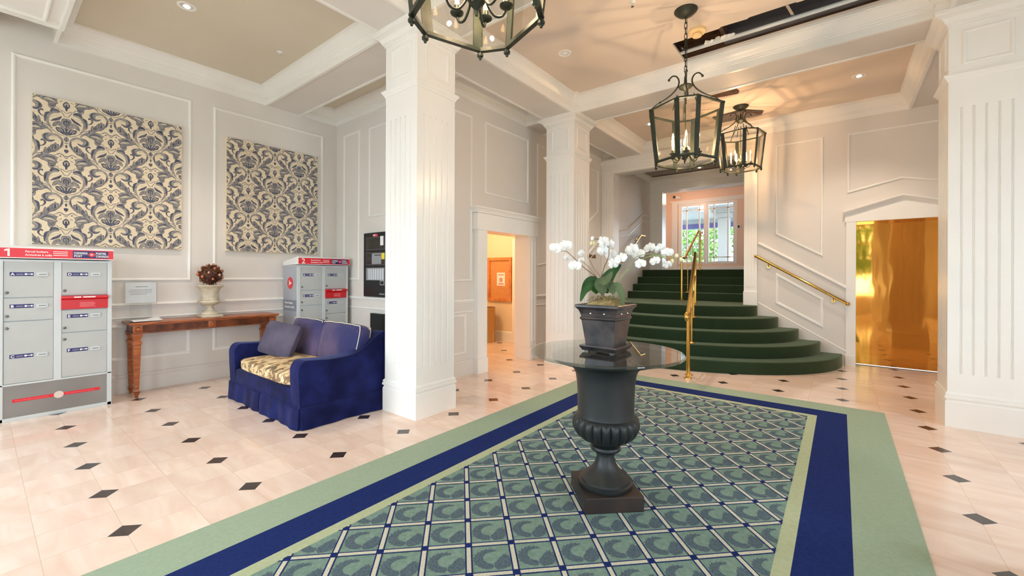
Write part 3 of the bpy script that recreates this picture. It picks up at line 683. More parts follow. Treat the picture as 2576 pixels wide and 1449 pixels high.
for i in range(-26, 27):
    for j in range(-26, 27):
        x, y = NX+PH*i, NY+PH*j
        if (i+j) % 2 == 0:
            r_ = 0.0185*math.sqrt(2); flat(bm, [(x-r_, y), (x, y-r_), (x+r_, y), (x, y+r_)], 0.0111, 1, FR)
        elif FR[0]-0.1 < x < FR[1]+0.1 and FR[2]-0.1 < y < FR[3]+0.1:
            rnd = random.Random(i*57+j)
            def em(px_, py_): return (x+S2*(px_-py_), y+S2*(px_+py_))
            for (a0, a1, rr, n_) in ((276, 78, 0.056, 12), (282, 368, 0.062, 8)):
                for q in range(n_):
                    f = (q+0.5)/n_; a = math.radians(a0+(a1-a0)*f); sg = 1 if a1 > a0 else -1
                    wd = (0.017 if a1 < a0 else 0.026)*math.sin(PI*min(1, 0.22+f*0.8))+0.006
                    c = (rr*math.cos(a)*1.12, rr*math.sin(a)); tn = (-math.sin(a)*sg, math.cos(a)*sg)
                    for sd in (-1, 1):
                        ra = (math.cos(a)*sd, math.sin(a)*sd)
                        tip = (c[0]+ra[0]*wd*1.15+tn[0]*0.024*rnd.uniform(.8, 1.3), c[1]+ra[1]*wd*1.15+tn[1]*0.024)
                        b1 = (c[0]-tn[0]*0.012-ra[0]*0.004, c[1]-tn[1]*0.012-ra[1]*0.004)
                        m1 = (c[0]+ra[0]*wd*0.95-tn[0]*0.004, c[1]+ra[1]*wd*0.95-tn[1]*0.004); m2 = (c[0]+ra[0]*0.001+tn[0]*0.016, c[1]+ra[1]*0.001+tn[1]*0.016)
                        flat(bm, [em(*b1), em(*m1), em(*tip), em(*m2)], 0.0092+0.00003*(2*q+(sd > 0))+(0.0007 if a1 > a0 else 0), 4, FR)
tag(obj('rug', bm, RUGM), 'large lattice-and-wreath patterned rug with navy and sage green borders', 'rug')

# ================================================================== URN TABLE WITH ORCHID
UX, UY = -1.155, 2.43
URNM = noisy(mat('matte_black_cast_urn', srgb(30, 34, 36), 0.42), srgb(26, 30, 32), srgb(40, 43, 44), 3)
PLNM = noisy(mat('weathered_black_plinth', srgb(40, 34, 32), 0.5), srgb(28, 27, 28), srgb(58, 44, 38), 4)
t = thing('pedestal_table', 'black fluted urn pedestal table with a round glass top on the rug', 'table', (UX, UY, 0.0114), math.radians(43))
bm = BM(); box(bm, -0.178, 0.178, -0.178, 0.178, 0, 0.092, bev=0.008); obj('plinth', bm, PLNM, t)
bm = BM()
prof = [(0.0, .09), (.160, .09), (.166, .10), (.166, .116), (.152, .122), (.150, .134), (.135, .145), (.11, .165), (.083, .19), (.066, .22), (.056, .25), (.053, .272), (.060, .276), (.060, .286), (.055, .29), (.070, .296), (.092, .308), (.094, .318), (.088, .33), (.06, .342), (.052, .35), (.07, .36)]
prof += [(.07+.137*math.sin(a), .47-.112*math.cos(a)) for a in [PI/2*k/10 for k in range(1, 11)]]
prof += [(.206, .488), (.198, .506), (.185, .516), (.176, .522), (.173, .54), (.174, .65), (.178, .72), (.186, .775), (.198, .805), (.225, .83), (.275, .85), (.325, .862), (.335, .874), (.332, .89), (.30, .898), (.0, .898)]
def gad(a, z):
    if 0.36 < z < 0.515: w = min(1, (z-.36)/.05)*min(1, (.515-z)/.02); return 1-0.085*w*(1-abs(math.sin(11*a)))**1.5
    return 1
lathe(bm, prof, 132, flute=gad); obj('urn', bm, URNM, t, 0.6)
bm = BM(); lathe(bm, [(0, .900), (.458, .900), (.464, .904), (.466, .909), (.464, .914), (.458, .918), (0, .918)], 96); obj('glass_top', bm, TGLASS, t, 0.15)

POTM = noisy(mat('dark_bronze_glazed_pot', srgb(52, 50, 54), 0.26), srgb(38, 38, 44), srgb(74, 66, 64), 9, bump=0.08, bscale=14)
ZG = 0.9295
t = thing('potted_orchid', 'white artificial orchid in a square flared dark bronze pot on the glass top', 'plant', (UX, UY, ZG))
def sqring(bm, prof, mi=0):
    rings = [[bm.verts.new((sx*r, sy*r, z)) for sx, sy in ((-1, -1), (1, -1), (1, 1), (-1, 1))] for r, z in prof]
    for A_, B_ in zip(rings, rings[1:]):
        for k in range(4): bm.faces.new((A_[k], A_[(k+1) % 4], B_[(k+1) % 4], B_[k])).material_index = mi
    bm.faces.new(rings[0]); bm.faces.new(rings[-1])
bm = BM(); sqring(bm, [(.088, .03), (.092, .04), (.097, .08), (.102, .12), (.107, .16), (.112, .195), (.117, .20), (.120, .206), (.118, .212), (.113, .216), (.117, .235), (.126, .258), (.137, .270), (.143, .276), (.143, .288), (.138, .292), (.126, .292), (.122, .285), (.115, .255)])
obj('pot', bm, POTM, t)
for sx, sy in ((1, 0), (-1, 0), (0, 1), (0, -1)):
    for o in (-0.045, 0.045):
        bm = BM(); ball(bm, (sx*0.120+sy*o, sy*0.120+sx*o, .238), 0.007, seg=10); obj('stud', bm, CHROME, t, 3.2)
bm = BM(); sqring(bm, [(.09, .008), (.108, .008), (.110, .014), (.118, .026), (.122, .034), (.120, .04), (.09, .04)])
for sx in (-1, 1):
    for sy in (-1, 1): box(bm, sx*.085-.014, sx*.085+.014, sy*.085-.014, sy*.085+.014, 0, .01)
obj('saucer', bm, POTM, t)
MOSS = noisy(mat('dried_moss', srgb(150, 134, 92), 0.95), srgb(120, 104, 66), srgb(178, 162, 116), 25)
bm = BM(); rnd = random.Random(3)
bmesh.ops.create_grid(bm, x_segments=22, y_segments=22, size=0.118)
for v in bm.verts:
    d = max(abs(v.co.x), abs(v.co.y))/0.118; v.co.z = 0.268+0.055*(1-d**2)+rnd.uniform(-.008, .008)
for k in range(60):
    a = rnd.uniform(0, 2*PI); r0 = rnd.uniform(0, .085); p = Vector((r0*math.cos(a), r0*math.sin(a), .30+.02*rnd.random())); b = rnd.uniform(0, 2*PI); L = rnd.uniform(.03, .07)
    tube(bm, spline([p, p+Vector((math.cos(b)*L*.5, math.sin(b)*L*.5, .025)), p+Vector((math.cos(b)*L, math.sin(b)*L, -.005))], 4), 0.0016, 5)
tag(obj('moss', bm, MOSS, t, 3.2), kind='stuff')
LEAF = noisy(mat('orchid_leaf_green', srgb(44, 92, 34), 0.4), srgb(34, 78, 26), srgb(66, 118, 48), 6)
LEAF2 = noisy(mat('dusty_grey_green_leaf', srgb(110, 128, 88), 0.6), srgb(98, 116, 76), srgb(128, 146, 104), 6)
def L_(p): return Vector((p[0]-UX, p[1]-UY, p[2]-ZG))
TOCAM = Vector((UX, UY, 0)).normalized()*-1
def leaf(pts, w, m, lean=0.3):
    P = spline([L_(p) for p in pts], 6); n = len(P); bm = BM(); rows = []
    for i, p in enumerate(P):
        t_ = (P[min(i+1, n-1)]-P[max(i-1, 0)]).normalized(); f = i/(n-1); ww = w*(math.sin(PI*(0.12+0.88*f)**0.8))**0.75
        if i == n-1: ww = 0.0008
        nn = (TOCAM*1.0+Vector((0, 0, lean))).normalized(); s = t_.cross(nn).normalized(); up = s.cross(t_)
        rows.append([bm.verts.new(p+s*ww*c-up*abs(c)**1.5*-ww*0.35) for c in (-1, -.5, 0, .5, 1)])
    for A_, B_ in zip(rows, rows[1:]):
        for k in range(4): bm.faces.new((A_[k], A_[k+1], B_[k+1], B_[k]))
    bmesh.ops.solidify(bm, geom=bm.faces[:], thickness=0.0015); return obj('leaf', bm, m, t, 1.0)
leaf([(-1.179, 2.404, 1.30), (-1.212, 2.379, 1.366), (-1.250, 2.35, 1.350), (-1.276, 2.332, 1.276)], .026, LEAF)
leaf([(-1.182, 2.38, 1.295), (-1.212, 2.35, 1.332), (-1.250, 2.33, 1.304), (-1.270, 2.31, 1.235)], .028, LEAF)
leaf([(-1.170, 2.43, 1.29), (-1.163, 2.44, 1.355), (-1.135, 2.47, 1.415), (-1.085, 2.50, 1.47)], .040, LEAF)
leaf([(-1.185, 2.404, 1.30), (-1.150, 2.42, 1.345), (-1.110, 2.45, 1.325), (-1.075, 2.48, 1.345)], .030, LEAF2)
leaf([(-1.120, 2.42, 1.29), (-1.080, 2.42, 1.335), (-1.045, 2.42, 1.275), (-1.035, 2.40, 1.195)], .024, LEAF2)
leaf([(-1.150, 2.40, 1.29), (-1.168, 2.36, 1.345), (-1.125, 2.38, 1.375), (-1.100, 2.40, 1.425)], .030, LEAF2)
PET = noisy(mat('white_silk_petal', srgb(250, 247, 244), 0.6), srgb(244, 240, 236), srgb(252, 250, 248), 20)
PET.node_tree.nodes['Principled BSDF'].inputs['Subsurface Weight'].default_value = 0.15
BUDM = mat('pale_yellow_green_bud', srgb(232, 228, 178), 0.6)
STB = mat('brown_flower_stem', srgb(122, 92, 66), 0.7); STG = mat('green_flower_stem', srgb(140, 158, 96), 0.6)
def flower(c, s, stem, rnd):
    bm = BM(); c = L_(c); R0 = 0.040*s
    az = math.atan2(-UY, -UX)+rnd.uniform(-.8, .8); el = rnd.uniform(-.5, .35)
    n = Vector((math.cos(az)*math.cos(el), math.sin(az)*math.cos(el), math.sin(el))); r = n.cross(Vector((0, 0, 1))).normalized(); u = r.cross(n); roll = rnd.uniform(-.4, .4)
    def petal(ang, L, wd, curl, lift=0.0):
        ca, sa = math.cos(ang+roll), math.sin(ang+roll); d = r*ca+u*sa; sd = -r*sa+u*ca; rows = []
        for i in range(6):
            f = i/5; w = wd*(math.sin(PI*min(1, 0.08+0.86*f))**0.6); p = c+d*L*f+n*(lift+curl*L*math.sin(f*2.6))
            rows.append([bm.verts.new(p+sd*w*q+n*(-abs(q)**2*wd*0.35+0.1*wd*math.sin(q*5+f*4))) for q in (-1, -.5, 0, .5, 1)])
        for A_, B_ in zip(rows, rows[1:]):
            for k in range(4): bm.faces.new((A_[k], A_[k+1], B_[k+1], B_[k]))
    for a in (PI/2, PI*7/6, -PI/6): petal(a, R0*0.95, R0*0.40, rnd.uniform(-.1, .15))
    for a in (PI*0.06, PI*0.94): petal(a, R0*1.1, R0*0.66, rnd.uniform(.0, .25), 0.003)
    petal(-PI/2, R0*0.45, R0*0.2, 0.5, 0.005)
    ball(bm, c+n*0.005, R0*0.16, seg=8)
    return obj('flower', bm, PET, stem, 1.3)
FL = [((-1.393, 2.211, 1.566), 0.9, 0), ((-1.353, 2.269, 1.584), 1.0, 0), ((-1.393, 2.364, 1.513), 0.75, 0), ((-1.333, 2.437, 1.543), 0.65, 0), ((-1.306, 2.305, 1.458), 0.95, 0), ((-1.323, 2.419, 1.499), 0.5, 0),
      ((-1.142, 2.37, 1.602), 1.1, 1), ((-1.15, 2.465, 1.595), 0.9, 1), ((-1.156, 2.385, 1.553), 1.0, 1), ((-1.143, 2.471, 1.532), 0.9, 1), ((-1.109, 2.434, 1.472), 1.0, 1), ((-1.066, 2.442, 1.505), 1.05, 1),
      ((-1.026, 2.524, 1.559), 1.1, 2), ((-1.013, 2.598, 1.537), 1, 2), ((-0.975, 2.539, 1.473), 0.9, 2), ((-0.951, 2.622, 1.575), 0.95, 2), ((-0.906, 2.593, 1.49), 0.8, 2), ((-0.902, 2.672, 1.569), 1.0, 2), ((-0.853, 2.66, 1.542), 0.9, 2), ((-0.842, 2.631, 1.466), 0.75, 2)]
STEMS = [([(-1.15, 2.43, 1.19), (-1.165, 2.42, 1.27), (-1.174, 2.409, 1.345), (-1.212, 2.379, 1.4), (-1.255, 2.345, 1.441), (-1.298, 2.311, 1.492), (-1.331, 2.286, 1.53), (-1.352, 2.275, 1.549), (-1.388, 2.241, 1.553)], STB),
         ([(-1.16, 2.43, 1.19), (-1.18, 2.41, 1.29), (-1.179, 2.404, 1.345), (-1.177, 2.406, 1.387), (-1.161, 2.419, 1.455), (-1.142, 2.434, 1.517), (-1.142, 2.433, 1.572), (-1.169, 2.412, 1.62), (-1.212, 2.378, 1.626)], STB),
         ([(-1.14, 2.44, 1.19), (-1.12, 2.45, 1.28), (-1.098, 2.468, 1.346), (-1.082, 2.48, 1.38), (-1.055, 2.501, 1.428), (-1.029, 2.522, 1.49), (-0.996, 2.548, 1.521), (-0.932, 2.598, 1.535), (-0.867, 2.649, 1.518), (-0.786, 2.712, 1.505)], STG)]
stem_o = []
for P_, m_ in STEMS:
    bm = BM(); Q = spline([L_(p) for p in P_], 5); tube(bm, Q, [0.0035-0.0018*i/len(Q) for i in range(len(Q))], 7); stem_o.append(obj('stem', bm, m_, t, 3.2))
bm = BM(); tube(bm, spline([L_(p) for p in [(-1.13, 2.44, 1.19), (-1.093, 2.472, 1.36), (-1.05, 2.506, 1.428), (-1.018, 2.531, 1.456), (-0.975, 2.565, 1.504), (-0.91, 2.615, 1.525), (-0.856, 2.658, 1.505)]], 5), 0.0028, 7); obj('stem', bm, STG, t, 3.2)
bm = BM()
for L0 in ([(-1.17, 2.41, 1.19), (-1.177, 2.406, 1.373), (-1.212, 2.379, 1.441), (-1.244, 2.353, 1.523)], [(-1.16, 2.4, 1.2), (-1.19, 2.38, 1.38), (-1.28, 2.33, 1.50)]):
    tube(bm, spline([L_(p) for p in L0], 5), 0.0016, 6)
obj('twig', bm, STB, t, 3.2)
rnd = random.Random(11)
for c, s, k in FL:
    flower(c, s, stem_o[k], rnd)
for k, lst in ((1, [(-1.221, 2.372, 1.63), (-1.226, 2.368, 1.599), (-1.212, 2.378, 1.6)]), (2, [(-0.829, 2.679, 1.491), (-0.807, 2.696, 1.525), (-0.785, 2.713, 1.502)])):
    for c in lst:
        bm = BM(); ball(bm, L_(c), 0.011, seg=10, s=(1, 1, 1.35)); obj('bud', bm, PET if c == (-1.221, 2.372, 1.63) else BUDM, stem_o[k], 3.2)

# ================================================================== LANTERNS
PATINA = noisy(mat('dark_green_bronze_patina', srgb(36, 46, 34), 0.5, 0.12), srgb(26, 36, 26), srgb(52, 54, 38), 9, bump=0.1)
CANDLE = mat('ivory_candle_sleeve', srgb(250, 238, 214), 0.5)
def lantern(loc, drop, label, rz=0.0):
    """drop: distance from ceiling to top ring"""
    t = thing('hanging_lantern', label, 'lantern', loc, rz, 'octagonal candle lanterns on chains')
    ZT = -drop; ZB = ZT-0.53
    def ring(R, z):
        half = math.radians(14.2); out = []
        for k in range(4):
            c = math.radians(90*k-65+0)
            for s in (-1, 1): out.append(Vector((R*math.cos(c+s*half), R*math.sin(c+s*half), z)))
        return out
    T, Bm = ring(0.350, ZT), ring(0.290, ZB)
    bm = BM(); lathe(bm, [(0, 0), (0.112, 0), (0.112, -0.006), (0.105, -0.016), (0.075, -0.045), (0.04, -0.062), (0.018, -0.070), (0.0, -0.07)], 32); obj('canopy', bm, PATINA, t, 0.6)
    # chain
    bm = BM(); z0, z1 = -0.07, ZT+0.33; n = max(2, int((z0-z1)/0.052)); st_ = (z0-z1)/n
    for k in range(n):
        zc = z0-st_*(k+0.5); L = st_*0.62; w = 0.012; pts = []
        for q in range(12):
            a = 2*PI*q/12; x = w*math.cos(a); z = math.sin(a)*w+(L-w if math.sin(a) > 0 else -(L-w)) if abs(math.sin(a)) > 1e-6 else 0
            pts.append((x, 0, zc+z) if k % 2 else (0, x, zc+z))
        tube(bm, pts, 0.0035, 6, closed=True)
    tube(bm, [(0.012, 0.006, z0), (0.015, 0.006, (z0+z1)/2), (0.012, 0.006, z1)], 0.0018, 5)
    obj('chain', bm, PATINA, t, 3.2)
    bm = BM(); lathe(bm, [(0, .29), (.012, .29), (.014, .25), (.016, .22), (.03, .21), (.062, .195), (.07, .185), (.06, .17), (.03, .155), (.014, .14), (0, .13)], 24, (0, 0, ZT)); bm.transform(Matrix.Translation((0, 0, .05))); obj('hub', bm, PATINA, t, 0.8)
    bm = BM()
    for p in T[::2]+T[1::2][:0]:
        pass
    for k in range(4):
        m = (T[2*k]+T[2*k+1])/2; d = Vector((m.x, m.y, 0)).normalized()
        prof = [(0.335, 0.0), (0.325, 0.035), (0.27, 0.075), (0.21, 0.10), (0.13, 0.145), (0.075, 0.20), (0.062, 0.25), (0.085, 0.29), (0.125, 0.298), (0.158, 0.272)]
        tube(bm, spline([d*r_+Vector((0, 0, ZT+z*1.2)) for r_, z in prof], 4), 0.0075, 8); ball(bm, d*0.158+Vector((0, 0, ZT+.322)), 0.013, seg=8)
        ball(bm, d*0.245+Vector((0, 0, ZT+.102)), 0.012, seg=8)
        bar(bm, d*0.08+Vector((0, 0, ZT+.16)), d*0.12+Vector((0, 0, ZT+0.01)), 0.008)
    tube(bm, [(0, 0, ZT+.15), (0, 0, ZB+.22)], 0.005, 8)
    obj('scroll_arm', bm, PATINA, t, 0.9)
    for nm, R in (('top_ring', T), ('bottom_ring', Bm)):
        bm = BM()
        for k in range(8):
            a, b = R[k], R[(k+1) % 8]; bar(bm, a, b, 0.024, 0.014 if nm == 'top_ring' else 0.018)
            ball(bm, a, 0.015, seg=8)
        if nm == 'bottom_ring':
            for p in R: lathe(bm, [(0, -.05), (.006, -.048), (.008, -.04), (.016, -.032), (.017, -.022), (.011, -.014), (.008, 0), (0, 0)], 10, p)
        obj(nm, bm, PATINA, t)
    for k in range(8):
        a, b = T[k], Bm[k]; bm = BM(); c = Vector((a.x, a.y, 0)); mate = T[k-1] if k % 2 == 0 else T[(k+1) % 8]
        tan = (mate-a).normalized(); off = tan*0.016; bar(bm, b+off*0.9, a+off, 0.052, 0.010, up=Vector((0, 0, 1)).cross(tan)); obj('upright', bm, PATINA, t)
    for k in range(8):
        a, b, c, d = T[k], T[(k+1) % 8], Bm[(k+1) % 8], Bm[k]; bm = BM(); m = (a+b)/2; n = Vector((m.x, m.y, 0)).normalized()*0.003
        vs = [bm.verts.new(q+n*s*1.0) for s in (-1, 0) for q in (a, b, c, d)]
        for f in ((0, 1, 2, 3), (7, 6, 5, 4), (0, 4, 5, 1), (1, 5, 6, 2), (2, 6, 7, 3), (3, 7, 4, 0)): bm.faces.new([vs[i] for i in f])
        obj('pane', bm, LGLASS, t)
    bm = BM(); lathe(bm, [(0, -.03), (.006, -.03), (.010, -.015), (.012, 0), (.03, .02), (.045, .045), (.05, .07), (.048, .10), (.03, .125), (.012, .14), (.008, .2), (0, .2)], 24, (0, 0, ZB+.03)); obj('candelabra_hub', bm, PATINA, t, 0.8)
    for k in range(6):
        a = PI/3*k+math.radians(-5); d = Vector((math.cos(a), math.sin(a), 0)); q = lambda r_, z: d*r_+Vector((0, 0, ZB+z))
        bm = BM(); tube(bm, spline([q(.035, .10), q(.055, .05), q(.085, .015), (q(.12, .022)), q(.138, .055)], 4), 0.006, 8)
        lathe(bm, [(0, 0), (.012, 0), (.03, .012), (.032, .018), (.014, .02), (.014, .05), (0, .05)], 16, q(.138, .055)); o = obj('candle_arm', bm, PATINA, t, 0.9)
        bm = BM(); lathe(bm, [(0, .05), (.011, .05), (.011, .165), (0, .165)], 12, q(.138, .055)); obj('candle', bm, CANDLE, o, 0.8)
        bm = BM(); lathe(bm, [(0, .165), (.006, .167), (.011, .182), (.009, .2), (.003, .222), (0, .228)], 10, q(.138, .055)); obj('bulb', bm, BULB, o, 3.2)
    return t
LX = -1.25
lan = lantern((-1.288, 1.380, ZC), 1.01, 'octagonal candle lantern hanging nearest the entrance, cut by the picture top')
lan2 = dup(lan, (LX, 4.45, ZC), math.radians(-6), 'octagonal candle lantern hanging between the middle column and the ceiling break')
lantern((LX-0.01, 7.50, ZC), 0.465, 'octagonal candle lantern hanging close below the coffer before the stairs', math.radians(10))
for (x, y, z, e_, c_) in ((-1.288, 1.38, 2.77, 62, (1.0, 0.74, 0.50)), (LX, 4.45, 2.77, 74, (1.0, 0.70, 0.42)), (LX-.01, 7.50, 3.32, 78, (1.0, 0.62, 0.33))):
    for k in range(3):
        a_ = 2*PI*k/3+0.4; lamp('lantern_light', 'POINT', (x+.138*math.cos(a_), y+.138*math.sin(a_), z), e_/3, c_, shadow_soft_size=0.011)

# ================================================================== CEILING FITTINGS
def downlight(x, y, label, lit, energy=0, z=ZC):
    t = thing('recessed_downlight', label, 'ceiling light', (x, y, z)); L = tag
    bm = BM(); lathe(bm, [(.052, 0.0), (.056, -.004), (.078, -.005), (.082, 0.0), (.082, .004), (.052, .004)], 32); obj('trim_ring', bm, TRIM, t, 0.6)
    bm = BM(); lathe(bm, [(.052, -.003), (.046, .008), (.036, .014), (0, .014)], 24); obj('reflector', bm, mat('bright_reflector', (0.9, 0.88, 0.85), 0.12, 1.0), t, 0.8)
    bm = BM(); lathe(bm, [(0, -.016), (.022, -.012), (.034, 0.0), (.036, .010), (0, .012)], 20); obj('bulb', bm, CANLIT if lit else mat('unlit_bulb', (0.95, 0.93, 0.9), 0.1), t, 0.8)
    if energy: lamp('downlight', 'SPOT', (x, y, z-0.03), energy, (1.0, 0.84, 0.68), (0, 0, 0), spot_size=1.9, spot_blend=0.8, shadow_soft_size=0.05)
for f in ():
    pass
downlight(-5.207, 1.305, 'lit recessed downlight in the taupe ceiling above the framed damask panels', True, 190)
downlight(-2.65, 4.409, 'unlit recessed downlight with clear lamp beside the middle lantern', False)
downlight(0.186, 7.326, 'lit recessed downlight above the lift corner', True, 210)
downlight(-2.69, 7.393, 'lit recessed downlight left of the far lantern', True, 260)
downlight(-2.576, 10.3, 'lit round light in the shaded ceiling over the upper stairs', True, 7, z=ZS+0.03)
def sprinkler(x, y, label):
    t = thing('fire_sprinkler', label, 'sprinkler', (x, y, ZC), group=None)
    bm = BM(); lathe(bm, [(0, 0), (.034, 0), (.034, -.003), (.02, -.008), (.010, -.012), (.010, -.022), (0, -.022)], 20); obj('cover_plate', bm, TRIM, t, 0.7)
    bm = BM(); tube(bm, [(.009, 0, -.02), (.013, 0, -.032), (0, 0, -.044)], .002, 6); tube(bm, [(-.009, 0, -.02), (-.013, 0, -.032), (0, 0, -.044)], .002, 6); lathe(bm, [(0, -.044), (.014, -.044), (.014, -.047), (0, -.047)], 14); obj('deflector', bm, CHROME, t, 0.8)
sprinkler(-5.378, 2.271, 'small white sprinkler head in the taupe ceiling on the left')
sprinkler(-1.627, 3.988, 'small white sprinkler head near the middle lantern canopy')
t = thing('smoke_detector', 'round cream smoke detector between the lantern chain and the ceiling break', 'smoke detector', (-1.251, 4.88, ZC))
SDM = mat('aged_cream_plastic', srgb(250, 218, 160), 0.45)
bm = BM(); lathe(bm, [(0, 0), (.085, 0), (.088, -.006), (.088, -.03), (.082, -.038), (.04, -.04), (0, -.04)], 28); obj('base', bm, SDM, t, 0.6)
bm = BM(); lathe(bm, [(0, -.04), (.038, -.04), (.048, -.055), (.046, -.072), (.03, -.08), (0, -.082)], 24); obj('sensor_head', bm, SDM, t, 0.7)
DARKV = noisy(mat('dark_broken_plaster_void', srgb(70, 46, 34), 0.85), srgb(48, 30, 22), srgb(92, 64, 48), 14)
bm = BM(); prism(bm, [(-1.52, 6.78), (-1.19, 6.76), (-1.17, 6.85), (-1.20, 6.94), (-1.35, 6.93), (-1.52, 6.90)], -0.006, 0.0, M=Matrix.Translation((0, 0, ZC)))
tag(obj('ceiling_hole', bm, DARKV), 'dark torn-open patch in the ceiling in front of the far lantern', 'hole')
t = thing('ceiling_hatch', 'grey hanging panel of the open ceiling hatch behind the far lantern', 'hatch', (-1.3, 7.9, ZC))
bm = BM(); prism(bm, [(-0.42, -0.2), (0.05, -0.26), (0.30, 0.0), (0.26, 0.12), (-0.36, 0.12)], -0.03, -0.012); obj('flap', bm, mat('grey_plaster_panel', srgb(92, 84, 82), 0.7), t)
bm = BM(); prism(bm, [(0.03, -0.22), (0.07, -0.24), (0.28, 0.0), (0.24, 0.06)], -0.036, -0.03); obj('dark_gap', bm, DARKV, t)
t = thing('air_vent', 'slatted vent high in the stair alcove below the far lantern', 'vent', (-2.05, 8.95, ZS+0.03))
bm = BM(); box(bm, -0.25, 0.25, -0.12, 0.12, -0.012, 0); obj('backing', bm, BLACKM, t)
bm = BM()
for k in range(5): box(bm, -0.24, 0.24, -0.105+k*0.047, -0.085+k*0.047, -0.03, -0.012)
obj('slat', bm, TRIM, t)

# ================================================================== FRAMED DAMASK PANELS
DBEIGE = noisy(mat('beige_linen', srgb(230, 213, 184), 0.85), srgb(226, 208, 178), srgb(234, 218, 190), 40, bump=0.1, bscale=400, dist=0.002)
DDARK = noisy(mat('slate_damask_print', srgb(84, 88, 104), 0.85), srgb(66, 70, 90), srgb(108, 108, 118), 22)
DMID = noisy(mat('taupe_damask_print', srgb(150, 143, 137), 0.85), srgb(126, 122, 124), srgb(172, 163, 152), 26)
DLITE = mat('pale_damask_line', srgb(206, 194, 170), 0.85)
def ribbon(P, w, n=5):
    P = [Vector((p[0], p[1], 0)) for p in P]; Q = spline(P, n); m = len(Q); out = []
    for i in range(m):
        t_ = (Q[min(i+1, m-1)]-Q[max(i-1, 0)]).normalized(); f = i/(m-1)*(len(w)-1); j = min(int(f), len(w)-2); ww = w[j]+(w[j+1]-w[j])*(f-j)
        s = Vector((-t_.y, t_.x, 0))*ww; out.append((Q[i]+s, Q[i]-s))
    return [[(a[0].x, a[0].y), (a[1].x, a[1].y), (b[1].x, b[1].y), (b[0].x, b[0].y)] for a, b in zip(out, out[1:])]
def disc(x, y, r, lob=0, amp=0.0, n=24, sy=1.0):
    return [[(x+r*(1+amp*math.cos(lob*2*PI*k/n))*math.cos(2*PI*k/n), y+sy*r*(1+amp*math.cos(lob*2*PI*k/n))*math.sin(2*PI*k/n)) for k in range(n)]]
def leafp(x, y, ang, L, w):
    c, s = math.cos(ang), math.sin(ang); return [[(x+c*a-s*b, y+s*a+c*b) for a, b in ((0, 0), (L*.35, w), (L*.7, w*.7), (L, 0), (L*.7, -w*.7), (L*.35, -w))]]
MOT = []   # (polygons, layer, material slot); half motif, mirrored
def mo(polys, layer, mi): MOT.append((polys, layer, mi))
def cv(L): return [((X-610)/2858, -((Y-500)-.185*(X-610))/2063) for X, Y in L]
def rb(L, w, lay, mi): mo(ribbon(cv(L), [q*1.2 for q in w]), lay, mi)
def pg(L, lay, mi, outline=1): 
    mo([cv(L)], lay, mi)
    if outline: mo(ribbon(cv(L+L[:1]), [.0022]*3, 3), lay+.4, outline)
pg([(608, 556), (690, 560), (760, 580), (835, 600), (835, 640), (800, 685), (740, 688), (690, 708), (640, 705), (608, 716)], 1, 1, 0)
rb([(635, 640), (655, 590), (700, 565)], [.002, .003, .002], 2, 3); rb([(690, 650), (720, 610), (780, 600)], [.001, .003, .001], 2, 3); rb([(730, 665), (770, 635), (815, 630)], [.001, .003, .001], 2, 3)
pg([(608, 348), (670, 355), (710, 400), (712, 450), (740, 500), (745, 440), (830, 485), (870, 520), (900, 600), (840, 580), (790, 540), (700, 556), (608, 546)], 1, 2)
rb([(608, 400), (650, 405), (665, 450), (650, 500)], [.004, .006, .005, .002], 2, 1)
rb([(608, 735), (740, 735), (870, 700), (950, 640), (985, 560)], [.002, .003, .003, .004, .002], 1, 2)
rb([(915, 655), (1000, 560), (1010, 450), (960, 350), (880, 290), (750, 262)], [.002, .010, .012, .013, .012, .002], 1, 2)
rb([(712, 325), (780, 400), (860, 450), (938, 505)], [.003, .011, .010, .001], 2, 1); rb([(720, 300), (820, 345), (920, 400), (980, 470)], [.001, .003, .003, .001], 2, 3)
rb([(750, 240), (830, 228), (900, 252), (945, 315)], [.004, .012, .012, .003], 2, 1)
rb([(965, 325), (1025, 375), (1050, 470), (1055, 570)], [.003, .009, .008, .001], 2, 1)
rb([(1055, 452), (1130, 448), (1178, 400), (1158, 345), (1105, 325), (1098, 350)], [.002, .004, .006, .007, .006, .003], 1, 1)
rb([(608, 300), (650, 298), (690, 250), (725, 220), (690, 190), (640, 215), (608, 212)], [.002]*5, 1, 1); rb([(700, 175), (760, 195), (800, 160), (860, 170)], [.002, .003, .003, .001], 1, 2)
pg([(608, 745), (640, 770), (660, 815), (608, 850)], 1, 2); rb([(608, 885), (650, 885)], [.003, .003], 1, 1); pg([(608, 915), (632, 950), (608, 990)], 1, 2); pg([(608, 1020), (660, 1040), (655, 1080), (608, 1112)], 1, 1, 0)
rb([(1330, 1372), (1180, 1290), (1000, 1222), (850, 1130), (760, 1040), (700, 940), (698, 850), (745, 785), (830, 765), (900, 790)], [.002, .004, .004, .005, .008, .009, .007, .005, .004, .002], 1, 2)
rb([(745, 1020), (705, 930), (705, 860)], [.002, .005, .002], 2, 1)
rb([(720, 850), (800, 775), (900, 785), (990, 825), (1045, 880), (1020, 935), (940, 940), (850, 890)], [.002, .007, .012, .017, .022, .018, .011, .002], 1, 2); rb([(985, 790), (1060, 850), (1050, 930), (960, 955), (850, 895)], [.002, .006, .008, .006, .002], 2, 1); rb([(730, 838), (820, 815), (900, 850), (950, 880)], [.001, .005, .004, .001], 2, 3)
pg([(890, 995), (960, 1085), (935, 1160), (850, 1150), (818, 1080)], 1, 2); pg([(1042, 1112), (1074, 1190), (1040, 1250), (985, 1232), (995, 1160)], 1, 2); pg([(1118, 1225), (1140, 1290), (1100, 1290)], 1, 1, 0)
rb([(770, 960), (800, 1020), (800, 1090)], [.002, .009, .002], 1, 1)
